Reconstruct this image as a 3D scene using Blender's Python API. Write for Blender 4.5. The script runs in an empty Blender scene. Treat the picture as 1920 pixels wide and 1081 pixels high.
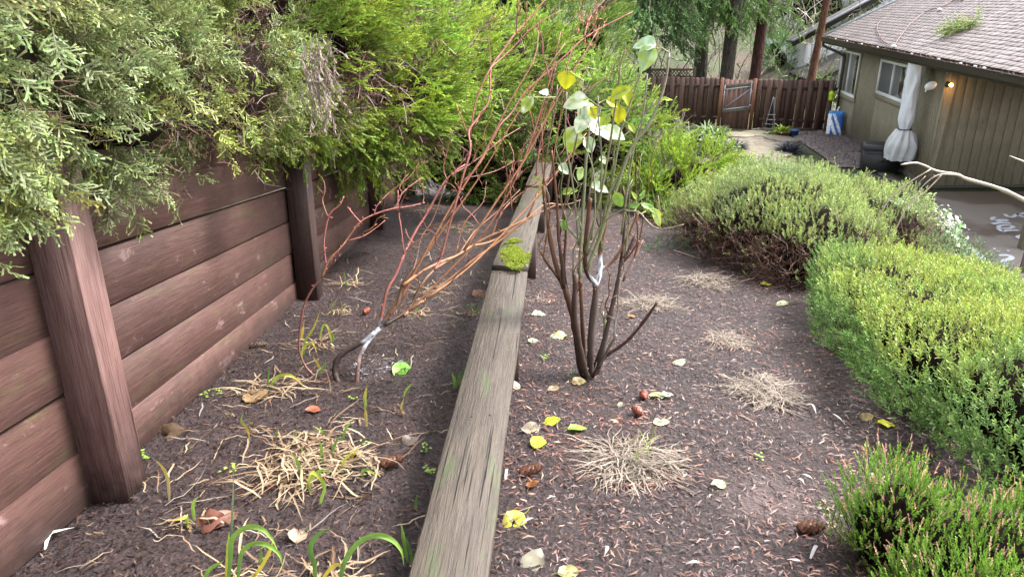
import bpy, math, random
import numpy as np
from mathutils import Vector, Matrix

random.seed(5)
R = np.random.default_rng(11)
S = bpy.context.scene
COL = S.collection

# ------------------------------------------------------------------ camera
F, CX, CY, CZ = 1400.0, 960.0, 540.5, 1.6          # focal length in photo pixels, centre, eye height
PIT = math.atan(540.5 / 1400)
cam = bpy.data.cameras.new('camera'); cam.sensor_width = 36; cam.lens = 36 * F / 1920
cam.clip_start = 0.05; cam.clip_end = 600
camo = bpy.data.objects.new('camera', cam); COL.objects.link(camo)
camo.location = (0, 0, CZ); camo.rotation_euler = (math.pi / 2 - PIT, 0, 0)
S.camera = camo

# ------------------------------------------------------------------ sky, sun, exposure (overcast)
SUN_EL, SUN_AZ = math.radians(52), math.radians(72)  # azimuth from +Y towards +X
w = bpy.data.worlds.new('World'); S.world = w; w.use_nodes = True
nt = w.node_tree; bg = nt.nodes['Background']
sky = nt.nodes.new('ShaderNodeTexSky'); sky.sky_type = 'NISHITA'; sky.sun_disc = False
sky.sun_elevation = SUN_EL; sky.sun_rotation = SUN_AZ; sky.air_density = 1.0; sky.dust_density = 4.0; sky.ozone_density = 1.0
hs = nt.nodes.new('ShaderNodeHueSaturation'); hs.inputs['Saturation'].default_value = 0.28
nt.links.new(sky.outputs[0], hs.inputs['Color']); nt.links.new(hs.outputs[0], bg.inputs['Color'])
bg.inputs['Strength'].default_value = 0.10
sl = bpy.data.lights.new('sun', 'SUN'); sl.energy = 1.5; sl.angle = math.radians(15); sl.color = (1.0, 0.97, 0.93)
so = bpy.data.objects.new('sun', sl); COL.objects.link(so)
sd = Vector((math.sin(SUN_AZ) * math.cos(SUN_EL), math.cos(SUN_AZ) * math.cos(SUN_EL), math.sin(SUN_EL)))
so.rotation_euler = sd.to_track_quat('Z', 'Y').to_euler(); so.location = (0, 0, 20)
S.view_settings.view_transform = 'Standard'; S.view_settings.look = 'None'
S.view_settings.gamma = 1.0; S.view_settings.use_curve_mapping = False
S.view_settings.exposure = 2.75
S.render.engine = 'CYCLES'
S.cycles.max_bounces = 6; S.cycles.diffuse_bounces = 3; S.cycles.transparent_max_bounces = 6

# ------------------------------------------------------------------ helpers: placing
def ray(px, py):
    X = (px - CX) / F; V = (py - CY) / F
    return np.array([X, math.cos(PIT) - V * math.sin(PIT), -(math.sin(PIT) + V * math.cos(PIT))])
EYE = np.array([0, 0, CZ])
def at(px, py, y):
    r = ray(px, py); return EYE + r * (y / r[1])
def onz(px, py, z):
    r = ray(px, py); return EYE + r * ((z - CZ) / r[2])
def bedz(x, y): return 0.40 - 0.112 * y
def ong(px, py):
    r = ray(px, py); t = (0.40 - CZ) / (r[2] + .112 * r[1]); return EYE + r * t
def proj_px(p):
    d = np.asarray(p) - EYE
    zc = d[1] * math.cos(PIT) - d[2] * math.sin(PIT)
    return CX + F * d[0] / zc

def hash3(ix, iy, iz, seed):
    h = (ix * 374761393 + iy * 668265263 + iz * 974711 + seed * 362437) & 0xffffffff
    h = ((h ^ (h >> 13)) * 1274126177) & 0xffffffff
    h = ((h ^ (h >> 16)) * 2246822519) & 0xffffffff
    return ((h ^ (h >> 15)) & 0xffff) / 65535.0
def vnoise(P, seed=0):
    P = np.asarray(P, float); i = np.floor(P).astype(np.int64); f = P - i; f = f * f * (3 - 2 * f)
    r = 0
    for dx in (0, 1):
        for dy in (0, 1):
            for dz in (0, 1):
                wgt = (f[:, 0] if dx else 1 - f[:, 0]) * (f[:, 1] if dy else 1 - f[:, 1]) * (f[:, 2] if dz else 1 - f[:, 2])
                r = r + wgt * hash3(i[:, 0] + dx, i[:, 1] + dy, i[:, 2] + dz, seed)
    return r
def fbm(P, seed=0, o=3):
    r = 0; a = .5
    for k in range(o):
        r = r + a * vnoise(np.asarray(P) * (2 ** k), seed + k); a *= .5
    return r / (1 - .5 ** o)
def nrm(v):
    v = np.asarray(v, float); return v / (np.linalg.norm(v, axis=-1, keepdims=True) + 1e-9)

# ------------------------------------------------------------------ helpers: meshes
def mesh_np(name, V, Q, col=None, smooth=False, tris=None):
    me = bpy.data.meshes.new(name)
    V = np.asarray(V, np.float32); Q = np.asarray(Q, np.int32).reshape(-1, 4)
    T = np.zeros((0, 3), np.int32) if tris is None else np.asarray(tris, np.int32).reshape(-1, 3)
    me.vertices.add(len(V)); me.vertices.foreach_set('co', V.ravel())
    nl = len(Q) * 4 + len(T) * 3
    me.loops.add(nl); me.loops.foreach_set('vertex_index', np.concatenate([Q.ravel(), T.ravel()]))
    me.polygons.add(len(Q) + len(T))
    st = np.concatenate([np.arange(len(Q)) * 4, len(Q) * 4 + np.arange(len(T)) * 3]).astype(np.int32)
    me.polygons.foreach_set('loop_start', st)
    if smooth: me.polygons.foreach_set('use_smooth', np.ones(len(st), bool))
    me.update(calc_edges=True)
    if col is not None:
        a = me.attributes.new('Col', 'FLOAT_COLOR', 'POINT')
        c = np.ones((len(V), 4), np.float32); c[:, :3] = col
        a.data.foreach_set('color', c.ravel())
    return me
class MB:
    def __init__(s): s.V = []; s.Q = []; s.T = []; s.C = []; s.n = 0
    def add(s, V, Q, C=None, T=None):
        V = np.asarray(V, float).reshape(-1, 3)
        if len(Q): s.Q.append(np.asarray(Q, int).reshape(-1, 4) + s.n)
        if T is not None and len(T): s.T.append(np.asarray(T, int).reshape(-1, 3) + s.n)
        s.V.append(V)
        c = np.ones((len(V), 3)) * .5
        if C is not None: c[:] = C
        s.C.append(c); s.n += len(V); return s
    def mesh(s, name, smooth=False):
        return mesh_np(name, np.concatenate(s.V), np.concatenate(s.Q) if s.Q else np.zeros((0, 4)), np.concatenate(s.C), smooth,
                       np.concatenate(s.T) if s.T else None)
    def build(s, name, mat, parent=None, smooth=False):
        return link(name, s.mesh(name, smooth), mat, parent)
def link(name, me, mat=None, parent=None):
    o = bpy.data.objects.new(name, me); COL.objects.link(o)
    if mat is not None and len(me.materials) == 0: me.materials.append(mat)
    if parent is not None: adopt(o, parent)
    return o
def adopt(o, parent):           # geometry is written in world space: undo the parent's transform
    o.parent = parent; o.matrix_parent_inverse = wm(parent).inverted()
def wm(o):
    m = Matrix.LocRotScale(o.location, o.rotation_euler, o.scale)
    if o.parent: return wm(o.parent) @ o.matrix_parent_inverse @ m
    return m
def tag(o, label=None, cat=None, group=None, kind=None):
    if label: o['label'] = label
    if cat: o['category'] = cat
    if group: o['group'] = group
    if kind: o['kind'] = kind
    return o
def thing(name, loc, label, cat, group=None):
    o = bpy.data.objects.new(name, None); COL.objects.link(o); o.location = tuple(loc); o.empty_display_size = .1
    return tag(o, label, cat, group)

def catmull(P, n=4):
    P = np.asarray(P, float)
    if len(P) < 3: return np.array([P[0] + (P[-1] - P[0]) * t for t in np.linspace(0, 1, n + 1)])
    E = np.vstack([2 * P[0] - P[1], P, 2 * P[-1] - P[-2]]); out = []
    for i in range(1, len(E) - 2):
        for t in np.linspace(0, 1, n, endpoint=False):
            a, b, c, d = E[i - 1], E[i], E[i + 1], E[i + 2]
            out.append(.5 * (2 * b + (c - a) * t + (2 * a - 5 * b + 4 * c - d) * t * t + (3 * b - a - 3 * c + d) * t ** 3))
    out.append(P[-1]); return np.array(out)
def tube(P, r, sides=6, cap=True):
    P = np.asarray(P, float); n = len(P); r = np.ones(n) * r if np.isscalar(r) else np.interp(np.linspace(0, 1, n), np.linspace(0, 1, len(r)), r)
    T = nrm(np.gradient(P, axis=0)); ref = np.array([0, 0, 1.]) if abs(T[0, 2]) < .8 else np.array([1., 0, 0])
    V = []; a = nrm(np.cross(T[0], ref))
    for i in range(n):
        a = nrm(a - T[i] * a.dot(T[i])); b = np.cross(T[i], a)
        th = np.arange(sides) * 2 * math.pi / sides
        V.append(P[i] + r[i] * (np.cos(th)[:, None] * a + np.sin(th)[:, None] * b))
    V = np.concatenate(V); Q = []
    for i in range(n - 1):
        for k in range(sides):
            Q.append([i * sides + k, i * sides + (k + 1) % sides, (i + 1) * sides + (k + 1) % sides, (i + 1) * sides + k])
    Tr = []
    if cap:
        V = np.vstack([V, P[0], P[-1]]); c0 = n * sides
        for k in range(sides):
            Tr.append([c0, (k + 1) % sides, k]); Tr.append([c0 + 1, (n - 1) * sides + k, (n - 1) * sides + (k + 1) % sides])
    return V, Q, Tr
def add_tube(mb, P, r, sides=6, C=None, cap=True):
    V, Q, T = tube(P, r, sides, cap); mb.add(V, Q, C, T); return mb
def beam_local(L, w, t, ch=.003, seg=1):
    """beam along local X from 0..L, width w in Y, thickness t in Z, chamfered long edges"""
    a, b = w / 2, t / 2; ch = min(ch, a * .6, b * .6)
    prof = [(-a + ch, -b), (a - ch, -b), (a, -b + ch), (a, b - ch), (a - ch, b), (-a + ch, b), (-a, b - ch), (-a, -b + ch)]
    V = []; Q = []
    for i in range(seg + 1): V += [(L * i / seg, y, z) for y, z in prof]
    for i in range(seg):
        for k in range(8): Q.append([i * 8 + k, i * 8 + (k + 1) % 8, (i + 1) * 8 + (k + 1) % 8, (i + 1) * 8 + k])
    e = seg * 8
    Q += [[0, 7, 6, 1], [1, 6, 5, 2], [2, 5, 4, 3], [e, e + 1, e + 6, e + 7], [e + 1, e + 2, e + 5, e + 6], [e + 2, e + 3, e + 4, e + 5]]
    return np.array(V, float), [q[::-1] for q in Q]
def frame(p0, p1, up):
    x = nrm(np.asarray(p1, float) - np.asarray(p0, float)); up = np.asarray(up, float)
    z = nrm(up - x * x.dot(up)); y = np.cross(z, x)
    return x, y, z
def beam(name, p0, p1, w, t, up, mat, parent=None, ch=.003, me=None):
    """board as an object whose local X follows the grain"""
    p0 = np.asarray(p0, float); p1 = np.asarray(p1, float); L = np.linalg.norm(p1 - p0)
    if me is None:
        V, Q = beam_local(L, w, t, ch); me = mesh_np(name, V, Q)
    o = link(name, me, mat)
    x, y, z = frame(p0, p1, up)
    M = Matrix(((x[0], y[0], z[0], p0[0]), (x[1], y[1], z[1], p0[1]), (x[2], y[2], z[2], p0[2]), (0, 0, 0, 1)))
    if parent is not None: o.parent = parent; o.matrix_parent_inverse = wm(parent).inverted()
    o.rotation_euler = M.to_euler(); o.location = p0
    return o
def add_beam(mb, p0, p1, w, t, up, C=None, ch=.002):
    p0 = np.asarray(p0, float); L = np.linalg.norm(np.asarray(p1) - p0); V, Q = beam_local(L, w, t, ch)
    x, y, z = frame(p0, p1, up); mb.add(p0 + V[:, :1] * x + V[:, 1:2] * y + V[:, 2:] * z, Q, C); return mb
def ico(sub=2):
    import bmesh
    bm = bmesh.new(); bmesh.ops.create_icosphere(bm, subdivisions=sub, radius=1)
    V = np.array([v.co[:] for v in bm.verts]); T = np.array([[v.index for v in f.verts] for f in bm.faces]); bm.free(); return V, T
def lathe(prof, n=16, c=(0, 0, 0)):
    V = []; Q = []
    for r, z in prof:
        for k in range(n): a = 2 * math.pi * k / n; V.append((c[0] + r * math.cos(a), c[1] + r * math.sin(a), c[2] + z))
    for i in range(len(prof) - 1):
        for k in range(n): Q.append([i * n + k, i * n + (k + 1) % n, (i + 1) * n + (k + 1) % n, (i + 1) * n + k])
    return np.array(V), Q

# ------------------------------------------------------------------ helpers: materials
class NT:
    def __init__(s, name):
        s.m = bpy.data.materials.new(name); s.m.use_nodes = True; s.t = s.m.node_tree; s.b = s.t.nodes['Principled BSDF']; s.out = s.t.nodes['Material Output']
    def n(s, typ, **kw):
        x = s.t.nodes.new('ShaderNode' + typ)
        for k, v in kw.items():
            if hasattr(x, k) and k not in x.inputs: setattr(x, k, v)
            else: x.inputs[k.replace('_', ' ') if k.replace('_', ' ') in x.inputs else k].default_value = v
        return x
    def l(s, a, b): s.t.links.new(a, b)
    def coord(s, which='Object', scale=(1, 1, 1)):
        c = s.n('TexCoord'); m = s.n('Mapping'); m.inputs['Scale'].default_value = scale; s.l(c.outputs[which], m.inputs['Vector']); return m.outputs[0]
    def noise(s, vec, scale, detail=4, rough=.6, dist=0):
        x = s.n('TexNoise'); x.inputs['Scale'].default_value = scale; x.inputs['Detail'].default_value = detail; x.inputs['Roughness'].default_value = rough; x.inputs['Distortion'].default_value = dist
        s.l(vec, x.inputs['Vector']); return x.outputs[0]
    def ramp(s, fac, stops):
        x = s.n('ValToRGB'); e = x.color_ramp.elements
        while len(e) < len(stops): e.new(.5)
        for i, (p, c) in enumerate(stops):
            e[i].position = p; e[i].color = (c[0], c[1], c[2], 1) if not np.isscalar(c) else (c, c, c, 1)
        s.l(fac, x.inputs[0]); return x.outputs[0]
    def mix(s, fac, a, b, mode='MIX'):
        x = s.n('Mix'); x.data_type = 'RGBA'; x.blend_type = mode
        if np.isscalar(fac): x.inputs[0].default_value = fac
        else: s.l(fac, x.inputs[0])
        for v, i in ((a, 6), (b, 7)):
            if hasattr(v, 'node'): s.l(v, x.inputs[i])
            else: x.inputs[i].default_value = (v[0], v[1], v[2], 1)
        return x.outputs[2]
    def bump(s, h, strength=.5, dist=.01, prev=None):
        x = s.n('Bump'); x.inputs['Strength'].default_value = strength; x.inputs['Distance'].default_value = dist
        s.l(h, x.inputs['Height'])
        if prev is not None: s.l(prev, x.inputs['Normal'])
        return x.outputs[0]
    def rnd(s, color, amt=.25):
        """vary the colour from object to object"""
        oi = s.n('ObjectInfo'); mr = s.n('MapRange'); mr.inputs['To Min'].default_value = 1 - amt; mr.inputs['To Max'].default_value = 1 + amt
        s.l(oi.outputs['Random'], mr.inputs[0]); h = s.n('HueSaturation'); s.l(mr.outputs[0], h.inputs['Value']); s.l(color, h.inputs['Color']); return h.outputs[0]
    def done(s, color=None, rough=.6, normal=None, spec=.5):
        if color is not None:
            if hasattr(color, 'node'): s.l(color, s.b.inputs['Base Color'])
            else: s.b.inputs['Base Color'].default_value = (*color, 1)
        if hasattr(rough, 'node'): s.l(rough, s.b.inputs['Roughness'])
        else: s.b.inputs['Roughness'].default_value = rough
        s.b.inputs['Specular IOR Level'].default_value = spec
        if normal is not None: s.l(normal, s.b.inputs['Normal'])
        return s.m
def simple(name, c, rough=.6, spec=.5, metal=0, vary=.12, sc=6, bump=0):
    k = NT(name); v = k.coord('Object'); n = k.noise(v, sc, 5)
    col = k.mix(n, [x * (1 - vary) for x in c], [min(1, x * (1 + vary)) for x in c])
    k.b.inputs['Metallic'].default_value = metal
    return k.done(col, rough, k.bump(n, bump, .01) if bump else None, spec)
def attr_mat(name, rough=.5, trans=.0, spec=.4, bump=None):
    k = NT(name); a = k.n('Attribute'); a.attribute_name = 'Col'; col = a.outputs['Color']
    v = k.coord('Object'); n = k.noise(v, 60, 2)
    col = k.mix(n, col, col); hsv = k.n('HueSaturation'); mr = k.n('MapRange'); mr.inputs['To Min'].default_value = .75; mr.inputs['To Max'].default_value = 1.25
    k.l(n, mr.inputs[0]); k.l(mr.outputs[0], hsv.inputs['Value']); k.l(col, hsv.inputs['Color']); col = hsv.outputs[0]
    k.done(col, rough, k.bump(k.noise(v, bump, 4), .5, .004) if bump else None, spec)
    if trans > 0:
        tr = k.n('BsdfTranslucent'); k.l(col, tr.inputs['Color']); ms = k.n('MixShader'); ms.inputs[0].default_value = trans
        k.l(k.b.outputs[0], ms.inputs[1]); k.l(tr.outputs[0], ms.inputs[2]); k.l(ms.outputs[0], k.out.inputs['Surface'])
    return k.m
def wood(name, dark, light, rough=.6, spec=.4, gs=1.0, vary=.2, bump=.5, worn=None, green=None, crack=0.0, splash=False):
    k = NT(name); v = k.coord('Object', (1.6 * gs, 34 * gs, 34 * gs)); n = k.noise(v, 2.2, 8, .72, .5)
    oi = k.n('ObjectInfo'); add = k.n('VectorMath'); add.operation = 'ADD'
    cmb = k.n('CombineXYZ'); mm = k.n('Math'); mm.operation = 'MULTIPLY'; mm.inputs[1].default_value = 37; k.l(oi.outputs['Random'], mm.inputs[0])
    for i in range(3): k.l(mm.outputs[0], cmb.inputs[i])
    c2 = k.coord('Object', (1, 1, 1)); k.l(c2, add.inputs[0]); k.l(cmb.outputs[0], add.inputs[1]); pv = add.outputs[0]
    fine = k.noise(k.coord('Object', (6 * gs, 150 * gs, 150 * gs)), 2.0, 6, .7)
    col = k.ramp(n, [(.3, dark), (.7, light)])
    col = k.mix(k.ramp(fine, [(.35, (.35, .35, .35)), (.55, (1, 1, 1))]), [x * .45 for x in dark], col)
    big = k.noise(pv, 3.0, 4, .6); col = k.mix(k.ramp(big, [(.35, .0), (.75, .55)]), col, [x * .6 for x in dark])
    kv = k.n('TexVoronoi'); kv.inputs['Scale'].default_value = 1.0; kmp = k.n('Mapping'); kmp.inputs['Scale'].default_value = (1.9, 5.5, 5.5); k.l(pv, kmp.inputs['Vector']); k.l(kmp.outputs[0], kv.inputs['Vector'])
    col = k.mix(k.ramp(kv.outputs['Distance'], [(.045, .8), (.12, .0)]), col, [x * .35 for x in dark])
    if worn is not None:
        mp = k.n('Mapping'); mp.inputs['Scale'].default_value = (3.2, 7, 7); k.l(pv, mp.inputs['Vector'])
        wn = k.noise(mp.outputs[0], 1.3, 8, .75, .2); col = k.mix(k.ramp(wn, [(.60, 0.), (.64, .75)]), col, worn)
    if green is not None:
        mp = k.n('Mapping'); mp.inputs['Scale'].default_value = (1.5, 7, 7); k.l(pv, mp.inputs['Vector'])
        wn = k.noise(mp.outputs[0], 2.1, 5, .65, .3); col = k.mix(k.ramp(wn, [(.56, 0.), (.72, .75)]), col, green)
    col = k.rnd(col, vary)
    if splash:                                       # soil splashed up from the bed
        ge = k.n('NewGeometry'); sp = k.n('SeparateXYZ'); k.l(ge.outputs['Position'], sp.inputs[0]); ma = k.n('Math'); ma.operation = 'MULTIPLY_ADD'; ma.inputs[1].default_value = .112; k.l(sp.outputs['Y'], ma.inputs[0]); k.l(sp.outputs['Z'], ma.inputs[2])
        sn = k.noise(ge.outputs['Position'], 16, 6, .7); mb_ = k.n('Math'); mb_.operation = 'MULTIPLY_ADD'; mb_.inputs[1].default_value = -.34; k.l(sn, mb_.inputs[0]); k.l(ma.outputs[0], mb_.inputs[2])
        col = k.mix(k.ramp(mb_.outputs[0], [(.20, .85), (.38, 0.)]), col, (.028, .018, .015))
    nb = k.bump(n, bump, .006); nb = k.bump(fine, bump * .8, .003, nb)
    if crack > 0:
        mp = k.coord('Object', (.9, 55, 55)); cn = k.noise(mp, 1.3, 3, .5, .2); cr = k.ramp(cn, [(.30, 0.), (.36, 1.)])
        col = k.mix(cr, [x * .18 for x in dark], col); nb = k.bump(cr, crack, .006, nb)
    rg = k.n('MapRange'); rg.inputs['To Min'].default_value = rough - .15; rg.inputs['To Max'].default_value = rough + .15; k.l(big, rg.inputs[0])
    return k.done(col, rg.outputs[0], nb, spec)

M = {}
M['leaf'] = attr_mat('foliage', .5, .30, .3)
M['blade'] = attr_mat('blade', .45, .3, .4)
M['twig'] = attr_mat('twig', .5, 0, .4, 90)
M['dead'] = attr_mat('dead_blade', .6, .12, .3)
M['chip'] = attr_mat('mulch_chip', .55, 0, .3)
M['attr'] = attr_mat('coloured', .5, 0, .4)
M['core'] = simple('shade_fill', (.009, .006, .0045), .95, .05, vary=.5, sc=30, bump=.8)  # near-black fill: the shade deep inside the bushes put into the colour
M['wall'] = wood('brown_stained_board', (.064, .031, .026), (.128, .068, .057), .60, .28, .8, .16, .45, worn=(.20, .125, .122), green=(.085, .072, .035), splash=True)
M['wallpost'] = wood('brown_stained_post', (.130, .064, .056), (.275, .172, .158), .6, .3, .7, .1, .9, crack=.7, splash=True)
M['rail'] = wood('grey_weathered_plank', (.038, .028, .021), (.105, .083, .064), .55, .45, 1.0, .08, .8, green=(.055, .08, .03), crack=1.0)
M['railpost'] = wood('brown_rail_post', (.035, .018, .016), (.085, .05, .042), .6, .4, .8, .1, .6)
M['fence'] = wood('dark_brown_fence', (.085, .047, .037), (.180, .105, .083), .6, .35, .35, .35, .3)
M['gateboard'] = wood('warm_brown_gate', (.11, .055, .043), (.21, .12, .094), .6, .35, .35, .2, .3)
M['gatepost'] = wood('orange_brown_post', (.13, .048, .022), (.27, .115, .055), .6, .35, .35, .1, .3)
M['timber'] = wood('grey_timber', (.10, .085, .06), (.24, .21, .165), .7, .3, .5, .2, .5)
M['metal'] = simple('galvanised_metal', (.42, .44, .47), .42, .5, .55)
M['wire'] = simple('wire', (.16, .15, .145), .5, .5, .4)
M['nail'] = simple('rusty_nail', (.03, .022, .02), .7, .3, .4)
M['gutter'] = simple('dark_gutter', (.024, .020, .016), .45, .5)
M['fascia'] = wood('dark_fascia', (.035, .027, .02), (.06, .048, .036), .6, .4, .3, .1, .2)
M['white'] = simple('white_vinyl', (.72, .73, .74), .4, .5, vary=.05)
M['siding'] = wood('olive_siding', (.245, .215, .152), (.315, .282, .208), .65, .35, .4, .06, .2)
M['trim'] = wood('olive_trim', (.25, .22, .155), (.32, .285, .21), .6, .35, .4, .05, .2)
M['nsiding'] = simple('pale_grey_siding', (.62, .63, .65), .6, .4, vary=.06)
M['black'] = simple('black_plastic', (.012, .012, .013), .5, .5, sc=20, bump=.05)
M['bark'] = None

def m_shingle():
    k = NT('shingle'); v = k.coord('Object'); n = k.noise(v, 160, 3); n2 = k.noise(v, 9, 4)
    c = k.ramp(n2, [(.3, (.150, .112, .104)), (.7, (.255, .212, .205))]); c = k.mix(k.ramp(n, [(.4, (.45, .45, .45)), (.6, (1, 1, 1))]), (.08, .065, .062), c)
    at_ = k.n('Attribute'); at_.attribute_name = 'Col'; c = k.mix(1.0, c, at_.outputs['Color'], 'MULTIPLY')
    return k.done(k.rnd(c, .3), .5, k.bump(n, .5, .003), .5)
M['shingle'] = m_shingle()
def m_bark(name, a, b, sc=1.0):
    k = NT(name); v = k.coord('Object', (9 * sc, 9 * sc, 2.2 * sc)); n = k.noise(v, 2.2, 7, .7, .8); vo = k.n('TexVoronoi'); vo.inputs['Scale'].default_value = 3; k.l(v, vo.inputs['Vector'])
    c = k.ramp(n, [(.35, a), (.65, b)]); nb = k.bump(n, 1, .05); nb = k.bump(vo.outputs['Distance'], .7, .04, nb)
    return k.done(c, .8, nb, .25)
M['bark'] = m_bark('dark_bark', (.018, .014, .012), (.105, .088, .072))
M['redbark'] = m_bark('red_bark', (.024, .009, .009), (.105, .046, .038))
M['ogbark'] = m_bark('rust_bark', (.06, .024, .016), (.20, .092, .058))
def m_soil():
    k = NT('wet_dark_soil'); v = k.coord('Object'); n = k.noise(v, 55, 6, .7); n2 = k.noise(v, 1.6, 4); vo = k.n('TexVoronoi'); vo.inputs['Scale'].default_value = 75; k.l(v, vo.inputs['Vector'])
    c = k.ramp(n, [(.3, (.009, .0054, .0054)), (.55, (.034, .021, .0215)), (.75, (.082, .055, .054))])
    c = k.mix(k.ramp(n2, [(.45, 0.), (.7, .45)]), c, (.050, .032, .031))
    a = k.n('Attribute'); a.attribute_name = 'Col'; c = k.mix(k.ramp(a.outputs['Color'], [(.0, 0.), (1., 1.)]), c, (.17, .125, .118))
    nb = k.bump(n, .9, .02); nb = k.bump(vo.outputs['Distance'], .6, .012, nb)
    return k.done(c, k.ramp(n2, [(.3, .5), (.7, .7)]), nb, .35)
M['soil'] = m_soil()
def m_ground():
    k = NT('garden_ground'); v = k.coord('Object'); n = k.noise(v, 14, 8, .7); n2 = k.noise(v, .5, 5)
    c = k.ramp(n, [(.3, (.022, .015, .011)), (.5, (.075, .055, .04)), (.7, (.17, .125, .095))])
    g = k.ramp(n, [(.3, (.02, .03, .012)), (.7, (.075, .105, .035))]); c = k.mix(k.ramp(n2, [(.36, 0.), (.52, .85)]), c, g)
    return k.done(c, .8, k.bump(n, .8, .06), .3)
M['ground'] = m_ground()
def m_drive():
    k = NT('wet_driveway'); v = k.coord('Object'); n = k.noise(v, 90, 4, .7); n2 = k.noise(v, .55, 3, .5, .3)
    c = k.ramp(n, [(.3, (.16, .135, .12)), (.6, (.32, .28, .25)), (.75, (.45, .40, .36))])
    wet = k.ramp(n2, [(.47, 0.), (.53, 1.)]); c = k.mix(wet, k.mix(1.0, c, (.62, .57, .54), 'MULTIPLY'), c)
    return k.done(c, k.ramp(n2, [(.44, .30), (.56, .62)]), k.bump(n, .4, .006), .5)
M['drive'] = m_drive()
def m_stone(name, a, b):
    k = NT(name); v = k.coord('Object'); n = k.noise(v, 7, 7, .65)
    return k.done(k.rnd(k.ramp(n, [(.3, a), (.7, b)]), .15), .6, k.bump(n, .5, .02), .4)
M['stone'] = m_stone('flagstone', (.11, .092, .064), (.22, .19, .14))
M['paver'] = m_stone('dark_paver', (.05, .043, .038), (.115, .10, .088))
def m_glass():
    k = NT('window_glass'); k.b.inputs['Metallic'].default_value = .0
    k.b.inputs['Coat Weight'].default_value = 1.0; k.b.inputs['Coat Roughness'].default_value = .02
    return k.done((.018, .022, .022), .05, None, .9)
M['glass'] = m_glass()
M['screen'] = simple('window_screen', (.10, .105, .115), .5, .4)
def m_plastic(name, c, alpha):
    k = NT(name); v = k.coord('Object', (1, 1, .35)); n = k.noise(v, 7, 4, .6, .6)
    k.b.inputs['Alpha'].default_value = alpha; k.b.inputs['Coat Weight'].default_value = .4
    return k.done(c, .22, k.bump(n, .8, .05), .6)
M['wrap'] = m_plastic('white_plastic_wrap', (.70, .74, .82), 1.0)
M['clearwrap'] = m_plastic('clear_plastic', (.76, .78, .82), .66)
M['paint'] = simple('white_spray_paint', (.62, .66, .72), .6, .3, vary=.25, sc=40)

# ================================================================== THE SETTING
GZ = -2.1
def terr(x, y):
    x = np.asarray(x, float); y = np.asarray(y, float)
    z = 0.40 - 0.112 * np.maximum(y, -6)
    z = z - np.maximum(0, x - 3.3) * .75
    z = np.maximum(z, GZ)
    hill = np.maximum(0, y - 29) * .22 + np.maximum(0, -x - 6) * .10
    hill = np.where(y > 24, hill, np.maximum(0, -x - 6) * .10)
    return z + hill
def bed(x, y):
    x = np.atleast_1d(np.asarray(x, float)); y = np.atleast_1d(np.asarray(y, float))
    P = np.stack([x, y, 0 * x], 1)
    return 0.40 - .112 * y + (fbm(P * 2.2, 3) - .5) * .05 + (fbm(P * 14, 5) - .5) * .022
def bz(x, y): return float(bed(x, y)[0])

def grid(xs, ys, zf):
    X, Y = np.meshgrid(xs, ys); X = X.ravel(); Y = Y.ravel(); Z = zf(X, Y); nx = len(xs); ny = len(ys)
    i, j = np.meshgrid(np.arange(nx - 1), np.arange(ny - 1)); a = (j * nx + i).ravel()
    return np.stack([X, Y, Z], 1), np.stack([a, a + 1, a + nx + 1, a + nx], 1)
xs = np.concatenate([np.linspace(-140, -8, 18), np.linspace(-6, 14, 81), np.linspace(17, 140, 18)])
ys = np.concatenate([np.linspace(-60, -4, 8), np.linspace(-2, 30, 105), np.linspace(32, 180, 34)])
def zt(x, y):
    z = terr(x, y); inb = (x > -1.5) & (x < 3.0) & (y > .1) & (y < 10.3)
    P = np.stack([x, y, 0 * x], 1)
    bump_ = (fbm(P * .6, 9) - .5) * np.where(y > 27, 1.2, .08)
    bump_ = np.where((x > 5.2) & (y > 8) & (y < 26), 0, bump_)
    z = np.where(inb, z - .06, z + bump_)
    return np.where(x < -1.33, z - .3, z)
V, Q = grid(xs, ys, zt)
tag(link('ground', mesh_np('ground', V, Q, smooth=True), M['ground']), kind='structure')
# mulch bed with its fine relief, and a paler dry scuff on the right
xs = np.linspace(-1.36, 3.1, 130); ys = np.linspace(.15, 10.2, 270)
V, Q = grid(xs, ys, lambda x, y: bed(x, y))
dp = ong(1450, 930)[:2]
dry = np.clip(1.25 - np.hypot((V[:, 0] - dp[0]) / .16, (V[:, 1] - dp[1]) / .13), 0, 1) * .5 * (fbm(V * 25, 2) > .45)
pp = ong(705, 690)[:2]; pnt = np.clip(1.1 - np.hypot((V[:, 0] - pp[0]) / .13, (V[:, 1] - pp[1]) / .16), 0, 1) * (fbm(V * 40, 8))
tag(link('mulch_bed', mesh_np('mulch_bed', V, Q, np.repeat(np.clip(dry + pnt * .7, 0, 1)[:, None], 3, 1), True), M['soil']), kind='structure')

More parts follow.
